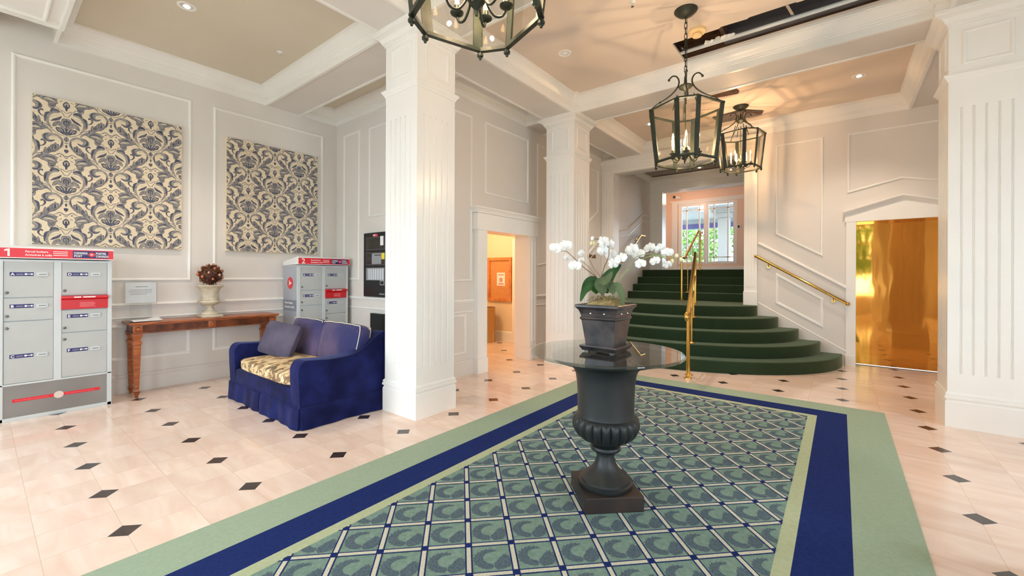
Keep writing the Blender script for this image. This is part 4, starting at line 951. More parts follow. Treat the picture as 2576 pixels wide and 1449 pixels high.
pg([(788, 1360), (900, 1290), (1060, 1285), (1180, 1322), (1230, 1372), (1060, 1405), (900, 1432)], 1, 2); rb([(820, 1360), (950, 1345), (1080, 1350)], [.001, .007, .001], 2, 3)
rb([(905, 760), (955, 705), (1045, 685), (1120, 690)], [.002, .007, .007, .010], 1, 2)
pg([(1040, 700), (1100, 655), (1150, 572), (1190, 632), (1330, 668), (1420, 735), (1380, 800), (1300, 770), (1250, 785), (1130, 765)], 1, 2); rb([(1110, 720), (1200, 690), (1300, 710), (1380, 750)], [.002, .006, .006, .002], 2, 1)
pg([(1240, 800), (1320, 800), (1385, 840), (1370, 910), (1300, 950), (1240, 890)], 1, 2); rb([(1260, 850), (1310, 900), (1350, 880)], [.002, .005, .002], 2, 1)
pg([(1240, 488), (1290, 560), (1262, 622), (1205, 602)], 1, 2); rb([(1245, 520), (1248, 590)], [.003, .006], 2, 1); pg([(1382, 398), (1449, 480), (1425, 565), (1330, 572), (1322, 490)], 1, 2); rb([(1385, 440), (1385, 540)], [.003, .009], 2, 1)
pg([(608, 1255), (650, 1285), (690, 1340), (680, 1395), (640, 1415), (608, 1395)], 1, 1, 0); rb([(608, 1300), (640, 1330), (640, 1380)], [.002, .004, .001], 2, 3); rb([(600, 1390), (600, 1470)], [.007, .001], 1, 1)
rb([(608, 1172), (650, 1182), (730, 1150), (790, 1180), (862, 1228)], [.003, .003, .003, .003, .001], 1, 1); rb([(608, 1215), (650, 1210)], [.003, .002], 1, 1); mo(disc((735-610)/2858, -.333, .007), 1, 1); rb([(700, 1280), (765, 1315)], [.004, .002], 1, 2); rb([(770, 1250), (820, 1262)], [.004, .002], 1, 2)
def damask(y0, y1, z0, z1, oy, label, group=None):
    t = thing('fabric_panel', label, 'wall art', (XL, (y0+y1)/2, (z0+z1)/2), 0, 'damask fabric wall panels')
    cy, cz = (y0+y1)/2, (z0+z1)/2; D = 0.042; bm = BM(); box(bm, 0.001, D, y0-cy, y1-cy, z0-cz, z1-cz, bev=0.006)
    r = (y0-cy+.004, y1-cy-.004, z0-cz+.004, z1-cz-.004)
    for i in range(-3, 6):
        for j in range(-3, 4):
            mx_, mz = oy-cy+.351*i, 2.985-cz-.630*j-(.315 if i % 2 else 0)
            if not (r[0]-.35 < mx_ < r[1]+.35 and r[2]-.35 < mz < r[3]+.5): continue
            for mk, (polys, lay, mi) in enumerate(MOT):
                for sx in (1, -1):
                    for p in polys:
                        q = clip([(mx_+sx*a, mz+b) for a, b in p], r)
                        if not q: continue
                        vs = [bm.verts.new((D+.0002+.0004*lay+.00001*mk+(.000005 if sx > 0 else 0), a, b)) for a, b in q]
                        try: bm.faces.new(vs).material_index = mi
                        except ValueError: pass
    me = bpy.data.meshes.new('canvas'); bm.to_mesh(me); bm.free()
    for k in (DBEIGE, DDARK, DMID, DLITE): me.materials.append(k)
    o = bpy.data.objects.new('canvas', me); COL.objects.link(o); o.parent = t
damask(0.350, 1.605, 1.700, 3.262, 0.596, 'wide blue-grey damask fabric panel above parcel locker 1')
damask(2.092, 3.358, 1.712, 3.270, 2.363, 'damask fabric panel between the potted ball and parcel locker 2')

# ================================================================== PARCEL LOCKERS
LKM = noisy(mat('light_grey_locker_steel', srgb(186, 189, 188), 0.42), srgb(182, 185, 184), srgb(190, 193, 192), 2)
LKF = mat('locker_frame_steel', srgb(206, 212, 214), 0.38)
LKS = noisy(mat('grey_graphic_wrap', srgb(168, 172, 182), 0.45), srgb(158, 162, 174), srgb(184, 187, 195), 1.5)
LKD = mat('dark_grey_graphic_band', srgb(128, 133, 145), 0.45); LKB = noisy(mat('grey_locker_plinth', srgb(134, 130, 128), 0.45), srgb(128, 124, 121), srgb(142, 138, 136), 2)
RED = mat('post_red', srgb(222, 28, 46), 0.32); RED2 = mat('tray_red', srgb(206, 16, 28), 0.3); NAVY = mat('label_navy', srgb(34, 34, 104), 0.4); WHT = mat('white_ink', srgb(244, 240, 238), 0.5)
PINK = mat('pale_red_ink', srgb(240, 130, 135), 0.5); SLOT = mat('dark_slot', srgb(24, 22, 22), 0.5); LCK = mat('lock_metal', srgb(120, 120, 118), 0.3, 0.8)
def arrow(bm, M, s, mi=0):
    """round emblem's swept wing arrow"""
    P = [(-.55, .5), (.05, .18), (.62, .0), (.05, -.22), (-.55, -.45), (-.28, -.02)]
    prism(bm, [(a*s, b*s) for a, b in P], 0, .0006, M=M, mi=mi)
def locker(loc, num, label):
    Wd, D, H = 0.785, 0.46, 1.53
    t = thing('parcel_locker', label, 'parcel locker', loc, 0, 'parcel lockers'); F = D/2; y0 = -Wd/2
    bm = BM(); box(bm, -F, F-.02, y0+.004, -y0-.004, 0.03, H); box(bm, F-.02, F, y0, y0+.044, 0.0, H, bev=.004); box(bm, F-.02, F, -y0-.036, -y0, 0.0, H, bev=.004)
    box(bm, F-.02, F-.002, y0+.363, y0+.417, 0.34, H, bev=.003); box(bm, F-.02, F, y0, -y0, 0.335, 0.352, bev=.003); box(bm, F-.02, F, y0, -y0, 0, 0.035, bev=.003); box(bm, F-.02, F-.001, y0, -y0, H-.02, H)
    obj('body', bm, LKF, t)
    bm = BM(); box(bm, F-.018, F-.004, y0+.044, -y0-.036, 0.035, 0.335)
    obj('plinth_panel', bm, LKB, t)
    fx = F-.0038; tx = lambda y, z, dx=0: facing((fx+dx, y, z), (0, 1, 0), (0, 0, 1))
    bm = BM(); box(bm, fx, fx+.001, y0+.10, -y0-.09, .175, .205); obj('red_stripe', bm, RED, t)
    bm = BM(); lathe(bm, [(0, 0), (.034, 0), (.034, .0016), (0, .0016)], 28); bm.transform(tx(y0+.40, .19)); obj('round_emblem', bm, mat('pale_emblem', srgb(226, 206, 200), 0.5), t)
    bm = BM(); text(bm, 'Votre commodité est notre priorité', .0155, tx(y0+.115, .185, .001), sx=.95); text(bm, 'Your convenience is our priority', .0155, tx(y0+.445, .185, .001), sx=1.0); obj('lettering', bm, PINK, t)
    # side graphics on the -y flank
    sy = y0+.0025; sd = lambda x, z: facing((x, sy-.002, z), (1, 0, 0), (0, 0, 1))
    bm = BM(); box(bm, -F+.01, F-.035, sy-.0012, sy+.002, .05, H-.01); obj('side_wrap', bm, LKS, t)
    bm = BM(); box(bm, -F+.01, F-.035, sy-.0018, sy, .86, 1.02); obj('side_band', bm, LKD, t)
    bm = BM(); lathe(bm, [(0, 0), (.088, 0), (.088, .0008), (0, .0008)], 36); bm.transform(sd(0.0, 1.27)); o = obj('side_emblem', bm, RED, t); 
    bm = BM(); arrow(bm, sd(0.0, 1.27) @ Matrix.Translation((0, 0, .0008)), .085); obj('arrow', bm, WHT, o)
    bm = BM(); text(bm, 'Parcel lockers', .045, sd(-.175, .965), bold=.0008); text(bm, 'Armoires à colis', .045, sd(-.175, .905), bold=.0008); obj('lettering', bm, WHT, t)
    # top cap and red banner
    bm = BM(); prism(bm, [(F+.035, H+.01), (F+.035, H+.118), (F+.02, H+.126), (-F, H+.055), (-F, H)], y0-.006, -y0+.006, M=Matrix(((1, 0, 0, 0), (0, 0, 1, 0), (0, 1, 0, 0), (0, 0, 0, 1)))); obj('top_cap', bm, mat('white_locker_cap', srgb(232, 232, 232), 0.4), t)
    bx = F+.0355; bt = lambda y, z, dx=0: facing((bx+dx, y, z), (0, 1, 0), (0, 0, 1))
    bm = BM(); box(bm, bx-.002, bx, y0-.004, -y0+.004, H+.018, H+.106); b_ = obj('banner', bm, RED, t)
    bm = BM(); box(bm, bx, bx+.0008, y0+.49, -y0-.035, H+.026, H+.098); bl = obj('banner_badge', bm, NAVY, b_)
    bm = BM(); text(bm, str(num), .098, bt(y0+.042, H+.028), bold=.002) if num != 1 else prism(bm, [(.0, .066), (.026, .072), (.026, 0), (.012, 0), (.012, .053), (-.008, .047), (-.008, .058)], 0, .0008, M=bt(y0+.055, H+.028)); text(bm, 'Parcel lockers', .026, bt(y0+.175, H+.068), bold=.0006); text(bm, 'Armoires à colis', .026, bt(y0+.175, H+.036), bold=.0006)
    for k in range(3): box(bm, bx, bx+.0006, y0+.355, y0+.455, H+.042+k*.018, H+.048+k*.018)
    text(bm, 'CANADA', .025, bt(y0+.498, H+.068, .001), bold=.0008, sx=.92); text(bm, 'POST', .025, bt(y0+.498, H+.036, .001), bold=.0008, sx=.98)
    text(bm, 'POSTES', .025, bt(y0+.655, H+.068, .001), bold=.0008, sx=.92); text(bm, 'CANADA', .025, bt(y0+.655, H+.036, .001), bold=.0008, sx=.92)
    box(bm, bx+.0008, bx+.0014, y0+.495, -y0-.04, H+.0605, H+.0625)
    obj('lettering', bm, WHT, b_)
    bm = BM(); lathe(bm, [(0, 0), (.024, 0), (.024, .002), (0, .002)], 28); bm.transform(bt(y0+.627, H+.062, .0008)); obj('round_emblem', bm, RED, b_)
    bm = BM(); arrow(bm, bt(y0+.627, H+.062, .0028), .023); obj('arrow', bm, WHT, b_)
    L, R = (y0+.047, y0+.361), (y0+.419, y0+.747)
    rows = [('A', L, 1.170, 1.525, 1.39), ('B', L, .948, 1.160, 1.085), ('C', L, .356, .938, .61), ('D', R, 1.180, 1.525, 1.39), ('E', R, .805, 1.025, .965), ('F', R, .356, .795, .62)]
    for ch, (a, b), z0, z1, zl in rows:
        bm = BM(); box(bm, F-.016, F-.004, a, b, z0, z1, bev=.002); d_ = obj('door', bm, LKM, t)
        ly = a+.035; w = .15
        bm = BM(); box(bm, fx, fx+.001, ly, ly+w, zl-.018, zl+.018); obj('name_label', bm, NAVY, d_)
        bm = BM(); text(bm, ch, .033, tx(ly+.006, zl-.0115, .001), bold=.001, sx=1.1)
        for k in (0, 1): box(bm, fx+.001, fx+.0014, ly+.04, ly+.085, zl+.003-k*.009, zl+.0045-k*.009)
        kx = ly+.098; bar(bm, (fx+.001, kx, zl), (fx+.001, kx+.042, zl), .0012, .006, up=(0, 0, 1)); 
        for kk, rr in ((kx+.002, .009), (kx+.040, .008)): 
            b2 = BM(); lathe(b2, [(0, 0), (rr, 0), (rr, .0008), (0, .0008)], 14); b2.transform(tx(kk, zl, .001)); merge(bm, b2)
        obj('lettering', bm, WHT, d_)
        ky = ly+w+.02
        bm = BM(); box(bm, fx, fx+.010, ky, ky+.072, zl-.019, zl+.017, bev=.003); k_ = obj('key_slot', bm, LKF, d_)
        bm = BM(); box(bm, fx+.0101, fx+.0106, ky+.012, ky+.062, zl-.004, zl+.001); obj('slit', bm, SLOT, k_)
        lz = z0+.045 if ch in 'ABDE' else z1-.06
        bm = BM(); b2 = BM(); lathe(b2, [(0, 0), (.013, 0), (.013, .006), (.009, .009), (0, .009)], 16); b2.transform(tx(a+.018, lz)); merge(bm, b2); obj('lock', bm, LCK, d_, 0.8)
    bm = BM(); Rt = Matrix(((1, 0, 0, 0), (0, 0, 1, 0), (0, 1, 0, 0), (0, 0, 0, 1)))
    prism(bm, [(F-.01, 1.035), (F+.002, 1.035), (F+.006, 1.038), (F+.006, 1.13), (F+.045, 1.148), (F+.045, 1.168), (F-.01, 1.174)], R[0]-.006, R[1]+.006, M=Rt); tr = obj('mail_flap', bm, RED2, t)
    bm = BM(); box(bm, F+.0455, F+.046, R[0]+.08, R[0]+.13, 1.152, 1.164); box(bm, F+.0455, F+.046, R[0]+.145, R[0]+.235, 1.152, 1.164); obj('lettering', bm, WHT, tr)
    bm = BM(); 
    for k in range(4): box(bm, F+.0062, F+.0068, R[0]+.125, R[0]+.24-(k % 2)*.01, 1.058+k*.013, 1.064+k*.013)
    obj('notice_lines', bm, PINK, tr)
    return t
locker((-6.37, 0.504, 0), 1, 'grey parcel locker numbered 1, fully in view at the picture edge')
locker((-6.37, 3.238, 0), 2, 'grey parcel locker numbered 2, standing behind the navy sofa')

# ================================================================== CONSOLE TABLE AND WHAT STANDS ON IT
WOOD = noisy(mat('reddish_brown_carved_wood', srgb(160, 84, 38), 0.32), srgb(132, 62, 26), srgb(186, 106, 54), 7, stretch=(6, 1, 6), detail=6)
WOODD = noisy(mat('dark_carved_wood', srgb(112, 54, 26), 0.4), srgb(90, 42, 20), srgb(138, 72, 36), 9)
t = thing('console_table', 'long reddish wooden console table with fluted frieze against the left wall', 'table', (-6.385, 1.83, 0))
HX, HY, TH = 0.205, 0.785, 0.848
bm = BM(); box(bm, -HX, HX, -HY, HY, TH-.022, TH, bev=.006); box(bm, -HX+.012, HX-.012, -HY+.012, HY-.012, TH-.034, TH-.022, bev=.004); obj('tabletop', bm, WOOD, t)
bm = BM(); box(bm, -HX+.03, HX-.035, -HY+.04, HY-.04, TH-.115, TH-.034)
for k in range(118):
    y = -HY+.115+k*.0113
    if abs(y) < .05: continue
    if y < HY-.11: tube(bm, [(HX-.034, y, TH-.108), (HX-.034, y, TH-.045)], .0038, 6)
box(bm, -HX+.02, HX-.022, -HY+.028, HY-.028, TH-.128, TH-.113, bev=.004); obj('frieze', bm, WOODD, t)
for y in (-HY+.075, 0, HY-.075):
    bm = BM(); box(bm, HX-.036, HX-.022, y-.042, y+.042, TH-.112, TH-.038, bev=.003)
    b2 = BM(); lathe(b2, [(.014, 0), (.030, 0), (.030, .004), (.024, .010), (.018, .006), (.014, .012), (0, .014)], 20, flute=lambda a, z: 1+.12*math.cos(8*a)); b2.transform(facing((HX-.022, y, TH-.075), (0, 1, 0), (0, 0, 1))); merge(bm, b2)
    obj('carved_rosette', bm, WOOD, t, 0.5)
for sx in (-1, 1):
    for sy in (-1, 1):
        bm = BM(); cx_, cy_ = sx*(HX-.062), sy*(HY-.072)
        for r, z0, r1, z1 in ((.044, TH-.128, .044, TH-.15), (.044, TH-.15, .026, TH-.20), (.026, TH-.20, .034, TH-.215), (.034, TH-.215, .040, TH-.225), (.040, TH-.225, .040, TH-.245), (.033, TH-.247, .020, .10), (.016, .095, .024, .07), (.026, .065, .012, .012), (.014, .012, .014, 0.0)):
            vs0 = [bm.verts.new((cx_+a*r, cy_+b*r, z0)) for a, b in ((-1, -1), (1, -1), (1, 1), (-1, 1))]; vs1 = [bm.verts.new((cx_+a*r1, cy_+b*r1, z1)) for a, b in ((-1, -1), (1, -1), (1, 1), (-1, 1))]
            for k in range(4): bm.faces.new((vs0[k], vs0[(k+1) % 4], vs1[(k+1) % 4], vs1[k]))
            bm.faces.new(vs0); bm.faces.new(vs1)
        obj('leg', bm, WOOD, t)
STONE = noisy(mat('cream_stone', srgb(206, 194, 170), 0.75), srgb(192, 178, 152), srgb(218, 207, 186), 12, bump=0.1)
bm = BM(); box(bm, -.115, .115, -.115, .115, 0, .028, bev=.006)
lathe(bm, [(0, .028), (.088, .028), (.092, .04), (.085, .052), (.06, .07), (.045, .095), (.036, .125), (.044, .13), (.044, .14), (.040, .144), (.075, .155), (.105, .172), (.114, .19), (.108, .208), (.09, .216), (.096, .222), (.096, .232), (.090, .24), (.096, .30), (.106, .345), (.122, .372), (.146, .388), (.152, .398), (.148, .408), (.12, .408), (.105, .36), (0, .35)], 48)
tag(obj('stone_urn', bm, STONE, None, 0.6, (-6.39, 1.855, TH+.001)), 'cream stone urn standing on the wooden console table', 'vase')
t = thing('dried_ball', 'round ball of dried brown leaves and small fruits on the cream urn', 'dried arrangement', (-6.39, 1.862, TH+.392))
DL = noisy(mat('dried_brown_leaf', srgb(94, 50, 32), 0.7), srgb(66, 34, 24), srgb(124, 72, 46), 14)
bm = BM(); rnd = random.Random(5); ball(bm, (0, 0, .150), .112, seg=16)
tube(bm, [(0, 0, -.03), (0, 0, .08)], .02, 8)
for k in range(330):
    z = 1-2*(k+.5)/330; a = k*2.39996; r = math.sqrt(1-z*z); d = Vector((r*math.cos(a), r*math.sin(a), z)); x = d.cross(Vector((rnd.uniform(-1, 1), rnd.uniform(-1, 1), rnd.uniform(-1, 1)))).normalized(); y = d.cross(x)
    c = Vector((0, 0, .150))+d*.098; L = rnd.uniform(.03, .056); tip = c+(d*.8+x*rnd.uniform(-.5, .5)+y*rnd.uniform(-.5, .5)).normalized()*L; w = .019
    a_, b_, e_ = bm.verts.new(c+x*w), bm.verts.new(c-x*w), bm.verts.new(tip); m_ = bm.verts.new((c+tip)/2+y*.004+x*w*.5); n_ = bm.verts.new((c+tip)/2+y*.004-x*w*.5); bm.faces.new((a_, m_, e_, n_, b_))
obj('leaf_ball', bm, DL, t)
FM = [mat('orange_dried_fruit', srgb(212, 116, 76), 0.5), mat('tan_nut', srgb(196, 160, 136), 0.6), mat('brown_nut', srgb(150, 92, 66), 0.5)]
for k in range(26):
    z = 1-2*(k+.5)/26; a = k*2.39996+.7; r = math.sqrt(1-z*z); d = Vector((r*math.cos(a), r*math.sin(a), z))
    if d.z < -.75: continue
    bm = BM(); ball(bm, Vector((0, 0, .150))+d*.133, rnd.uniform(.012, .019), seg=8, s=(1, 1, 1.2)); obj('dried_fruit', bm, FM[k % 3], t, 3.2)
# acrylic notice stand
ACR = glass('clear_acrylic', (0.96, 0.97, 0.97)); PAPER = mat('white_paper', srgb(240, 240, 242), 0.8); INK = mat('grey_print', srgb(120, 120, 130), 0.8)
t = thing('notice_stand', 'clear acrylic stand holding a white printed notice on the console table', 'sign holder', (-6.42, 1.186, TH+.001))
bm = BM(); box(bm, -.006, -.003, -.145, .145, .20, .452); box(bm, .003, .006, -.145, .145, .20, .452); box(bm, -.006, .006, -.145, .145, .19, .20); box(bm, -.012, -.006, -.10, .10, .02, .42); box(bm, -.06, .16, -.13, .15, 0, .006); box(bm, -.012, -.006, -.13, .13, .0, .02); obj('holder', bm, ACR, t)
bm = BM(); box(bm, -.001, .001, -.138, .138, .21, .448); p_ = obj('notice', bm, PAPER, t)
bm = BM()
box(bm, .0012, .0016, -.05, .06, .395, .401)
for k, (a, b) in enumerate(((-.1, .1), (-.11, .1), (-.105, .09), (-.1, .05))): box(bm, .0012, .0016, a, b, .36-k*.018, .364-k*.018)
obj('printed_lines', bm, INK, p_)
bm = BM(); bmesh.ops.create_grid(bm, x_segments=8, y_segments=10, size=.5)
for v in bm.verts:
    x, y = v.co.x, v.co.y; v.co = Vector((x*.20, y*.27, .004+.035*max(0, y+.1)**2*4*max(0, -x+.3)+.012*math.cos(x*3)))
bmesh.ops.solidify(bm, geom=bm.faces[:], thickness=.0012)
o = tag(obj('paper_sheet', bm, PAPER, None, 3.2, (-6.315, 1.205, TH+.008)), 'loose white sheet of paper curling on the foot of the acrylic stand', 'paper'); o.rotation_euler = (0, 0, .12)

# ================================================================== SOFA
VEL = noisy(mat('navy_velvet', srgb(13, 19, 70), 0.8), srgb(9, 14, 54), srgb(26, 34, 90), 5, bump=0.25, bscale=9, dist=0.02)
_b = VEL.node_tree.nodes['Principled BSDF']; _b.inputs['Specular IOR Level'].default_value = 0.15; _b.inputs['Sheen Weight'].default_value = 0.22; _b.inputs['Sheen Roughness'].default_value = 0.35; _b.inputs['Sheen Tint'].default_value = (0.45, 0.5, 0.9, 1)
VELW = noisy(mat('worn_navy_velvet', srgb(56, 52, 96), 0.75), srgb(34, 38, 88), srgb(92, 76, 104), 2.6, bump=0.2, bscale=8, dist=0.02)
_b = VELW.node_tree.nodes['Principled BSDF']; _b.inputs['Specular IOR Level'].default_value = 0.2; _b.inputs['Sheen Weight'].default_value = 0.3; _b.inputs['Sheen Tint'].default_value = (0.8, 0.7, 0.8, 1)
PIPING = mat('cream_piping_cord', srgb(214, 206, 178), 0.7)
def floral():
    m = mat('beige_floral_brocade', srgb(214, 182, 134), 0.85); nt = m.node_tree; N = nt.nodes; L = nt.links; b = N['Principled BSDF']
    tc = N.new('ShaderNodeTexCoord'); cur = None
    for sc, lo, col, d in ((8, .56, srgb(150, 116, 82), 1.2), (11, .60, srgb(116, 96, 72), 2.0), (18, .63, srgb(240, 218, 176), 0.8)):
        n = N.new('ShaderNodeTexNoise'); n.inputs['Scale'].default_value = sc; n.inputs['Detail'].default_value = 1.5; n.inputs['Distortion'].default_value = d
        mp = N.new('ShaderNodeMapping'); mp.inputs['Rotation'].default_value = (0, 0, sc*.3); mp.inputs['Scale'].default_value = (1, .55, 1); mp.inputs['Location'].default_value = (sc, 0, 0); L.new(tc.outputs['Object'], mp.inputs[0]); L.new(mp.outputs[0], n.inputs['Vector'])
        r = N.new('ShaderNodeValToRGB'); r.color_ramp.elements[0].position = lo-.02; r.color_ramp.elements[1].position = lo+.01; L.new(n.outputs['Fac'], r.inputs[0])
        mx = N.new('ShaderNodeMix'); mx.data_type = 'RGBA'; L.new(r.outputs[0], mx.inputs[0]); mx.inputs[7].default_value = (*col, 1)
        if cur: L.new(cur, mx.inputs[6])
        else: mx.inputs[6].default_value = (*srgb(218, 188, 142), 1)
        cur = mx.outputs[2]
    L.new(cur, b.inputs['Base Color']); return m
FLOR = floral()
SX, SY = -4.63, 1.785
t = thing('sofa', 'navy velvet two-seat sofa with floral seat cushion and cream piping beside the white column', 'sofa', (SX, SY, 0))
def wide(bm):     # the slipcover flares slightly towards the back
    for v in bm.verts: v.co.x *= 1+0.028*max(0, v.co.y)/.85
def soft(bm, it=2):
    pass
def cushion(sx, sy, sz, puff=0.35, n=10, ex=7):
    """rounded, crowned cushion centred on the origin"""
    bm = BM(); bmesh.ops.create_cube(bm, size=1.0); bmesh.ops.subdivide_edges(bm, edges=bm.edges[:], cuts=n, use_grid_fill=True)
    for v in bm.verts:
        p = v.co*2; x, y, z = p
        def f(a): return math.copysign(abs(a)**0.8, a) if a else 0
        k = 1-puff*0.5*(x*x*y*y)
        q = Vector((x, y, z)); L4 = (abs(x)**ex+abs(y)**ex+abs(z)**ex)**(1/ex)
        q = q/ max(L4, 1e-6) * max(abs(x), abs(y), abs(z))
        v.co = Vector((q.x*sx/2, q.y*sy/2, q.z*sz/2*(1+puff*(1-x*x)*(1-y*y))*(1-.35*puff*(x**4+y**4))))
    return bm
bm = BM(); box(bm, -.825, .825, .0, .86, .17, .34, bev=.02); box(bm, -.70, .70, .745, .88, .30, .80, bev=.05); wide(bm); obj('frame', bm, VEL, t, 0.9)
for s in (-1, 1):
    bm = BM(); prof = spline([(0.0, .20, 0), (-.012, .45, 0), (-.008, .555, 0), (.04, .612, 0), (.13, .612, 0), (.32, .598, 0), (.52, .615, 0), (.66, .675, 0), (.76, .755, 0), (.84, .80, 0), (.89, .79, 0), (.90, .70, 0), (.90, .2, 0)], 4)
    x0, x1 = (.665, .835) if s > 0 else (-.835, -.665)
    prism(bm, [(p.x, p.y) for p in prof], x0, x1, M=Matrix(((0, 0, 1, 0), (1, 0, 0, 0), (0, 1, 0, 0), (0, 0, 0, 1))))
    bmesh.ops.recalc_face_normals(bm, faces=bm.faces[:]); caps = [f for f in bm.faces if len(f.verts) > 8]
    ed = list({e for f in caps for e in f.edges if max(v.co.z for v in e.verts) > .3})
    bmesh.ops.bevel(bm, geom=ed, offset=.062, segments=5, affect='EDGES', profile=.5, clamp_overlap=True); wide(bm)
    obj('arm', bm, VEL, t, 1.2)
bm = BM()
def skirt(a, b, n, drop=.0):
    """hanging pleated panel from a to b (x,y), outward normal n"""
    a = Vector((*a, 0)); b = Vector((*b, 0)); n = Vector((*n, 0)); N_ = 24; rows = []
    for k in range(N_+1):
        f = k/N_; p = a+(b-a)*f; wv = .004*math.sin(f*9)+.003*math.sin(f*23)
        rows.append([bm.verts.new(p+n*(.006+wv*.3)+Vector((0, 0, .195))), bm.verts.new(p+n*(.014+wv)+Vector((0, 0, .185))), bm.verts.new(p+n*(.018+wv*1.5)+Vector((0, 0, .10))), bm.verts.new(p+n*(.024+wv*2.2)+Vector((0, 0, .004))), bm.verts.new(p+n*(-.01)+Vector((0, 0, .004))), bm.verts.new(p+n*(-.01)+Vector((0, 0, .195)))])
    for A_, B_ in zip(rows, rows[1:]):
        for k in range(6): bm.faces.new((A_[k], A_[(k+1) % 6], B_[(k+1) % 6], B_[k]))
    bm.faces.new(rows[0]); bm.faces.new(rows[-1])
skirt((-.832, 0), (-.012, 0), (0, -1)); skirt((.006, 0), (.832, 0), (0, -1)); skirt((.835, .006), (.835, .895), (1, 0)); skirt((-.835, .006), (-.835, .895), (-1, 0)); skirt((-.83, .9), (.83, .9), (0, 1))
box(bm, -.82, .82, .01, .88, .01, .17); wide(bm); obj('skirt', bm, VEL, t, 0.7)
bm = cushion(1.335, .66, .135, .22, 10); bm.transform(Matrix.Translation((0, .325, .405))); sc_ = obj('seat_cushion', bm, FLOR, t, 3.2)
def back(cx_, w, mt, rz):
    bm = cushion(w, .44, .15, .35, 9); bm.transform(Matrix.Translation((cx_, .665, .655)) @ Matrix.Rotation(rz, 4, 'Z') @ Matrix.Rotation(math.radians(-13), 4, 'X') @ Matrix.Rotation(PI/2, 4, 'X')); wide(bm); o = obj('back_cushion', bm, mt, t, 3.2)
    M = Matrix.Translation((cx_, .665, .655)) @ Matrix.Rotation(rz, 4, 'Z') @ Matrix.Rotation(math.radians(-13), 4, 'X'); bm = BM()
    for yy in (-.060, .062):
        q = [(-w*.45, yy, .190), (-w*.40, yy, .205), (0, yy, .212), (w*.40, yy, .206), (w*.455, yy, .186)]
        if cx_ > 0: q += [(w*.474, yy, .10), (w*.470, yy, -.12), (w*.44, yy, -.19)]
        tube(bm, [M @ (p+Vector((0, 0, .002*math.sin(i*2.1)))) for i, p in enumerate(spline(q, 5))], .0048, 6)
    wide(bm); obj('piping', bm, PIPING, o, 3.2)
back(-.345, .70, VELW, 0.02); back(.375, .80, VELW, -0.02)
PILW = noisy(mat('grey_mauve_velvet', srgb(78, 72, 92), 0.8), srgb(70, 64, 84), srgb(88, 80, 98), 6)
bm = cushion(.52, .38, .10, .8, 9, 16); bm.transform(Matrix.Rotation(PI/2, 4, 'X')); o = obj('throw_pillow', bm, PILW, None, 3.2, (-5.035, 2.14, .655)); o.rotation_euler = (math.radians(-22), math.radians(6), math.radians(14)); tag(o, 'grey mauve throw pillow leaning in the far corner of the navy sofa', 'pillow')

# ================================================================== ALCOVE WALL FITTINGS
t = thing('fire_alarm_panel', 'tall black fire alarm panel on the alcove wall beside the white column', 'control panel', (-5.40, YB, 1.546))
bm = BM(); box(bm, -.352, .352, -.04, 0, -.48, .48, bev=.006); box(bm, -.345, .345, -.044, -.04, -.473, .473); obj('cabinet', bm, BLACKM, t)
GRYM = mat('grey_panel_plastic', srgb(150, 152, 156), 0.5); SCR = mat('smoked_window', srgb(52, 50, 48), 0.12); RIMM = mat('dark_grey_rim', srgb(88, 92, 98), 0.4)
def pr(px, py): return (-.352+.00195*(px-110), .48-(py-140)*.00116)
def rc(a, b, c, d, y0, y1, bm):
    x0, z1 = pr(a, b); x1, z0 = pr(c, d); box(bm, x0, x1, y0, y1, z0, z1)
for nm, r_ in (('display_window', (150, 200, 390, 365)), ('display_window', (150, 400, 390, 560))):
    bm = BM(); rc(*r_, -.047, -.044, bm); o = obj('window_frame', bm, RIMM, t); bm = BM(); rc(r_[0]+6, r_[1]+8, r_[2]-6, r_[3]-8, -.049, -.047, bm); obj(nm, bm, SCR, o)
bm = BM(); rc(150, 595, 385, 755, -.048, -.044, bm); rc(330, 755, 385, 815, -.048, -.044, bm); o = obj('module_frame', bm, GRYM, t)
for k in range(7): bm = BM(); rc(182+k*29, 608, 203+k*29, 745, -.052, -.048, bm); obj('zone_strip', bm, mat('pale_label_strip', srgb(206, 210, 214), 0.5), o)
bm = BM(); rc(338, 765, 377, 805, -.050, -.048, bm); obj('key_switch', bm, BLACKM, o)
bm = BM(); rc(228, 410, 348, 547, -.052, -.049, bm); o = obj('label_plate', bm, GRYM, t); bm = BM(); rc(262, 430, 340, 440, -.0525, -.052, bm); obj('printed_line', bm, BLACKM, o)
bm = BM(); rc(352, 410, 390, 487, -.0515, -.0495, bm); obj('yellow_sticker', bm, mat('yellow_tag', srgb(238, 218, 60), 0.6), t)
bm = BM(); rc(335, 195, 375, 312, -.0515, -.0495, bm); obj('paper_tag', bm, PAPER, t)
bm = BM(); rc(235, 162, 300, 195, -.0475, -.044, bm); o = obj('red_label', bm, mat('faded_red_label', srgb(196, 70, 84), 0.5), t)
bm = BM(); x, z = pr(242, 186); text(bm, 'FIRE', .032, facing((x, -.048, z), (1, 0, 0), (0, 0, 1)), bold=.0008); obj('lettering', bm, WHT, o)
bm = BM(); rc(320, 920, 385, 935, -.0455, -.044, bm); obj('maker_badge', bm, GRYM, t)
t = thing('wall_box', 'plain black metal box low on the alcove wall behind the sofa', 'box', (-5.41, YB, .67))
bm = BM(); box(bm, -.16, .16, -.045, 0, -.15, .15, bev=.004); obj('case', bm, BLACKM, t); bm = BM(); box(bm, -.15, .15, -.049, -.045, -.14, .14, bev=.0015); obj('cover', bm, BLACKM, t)

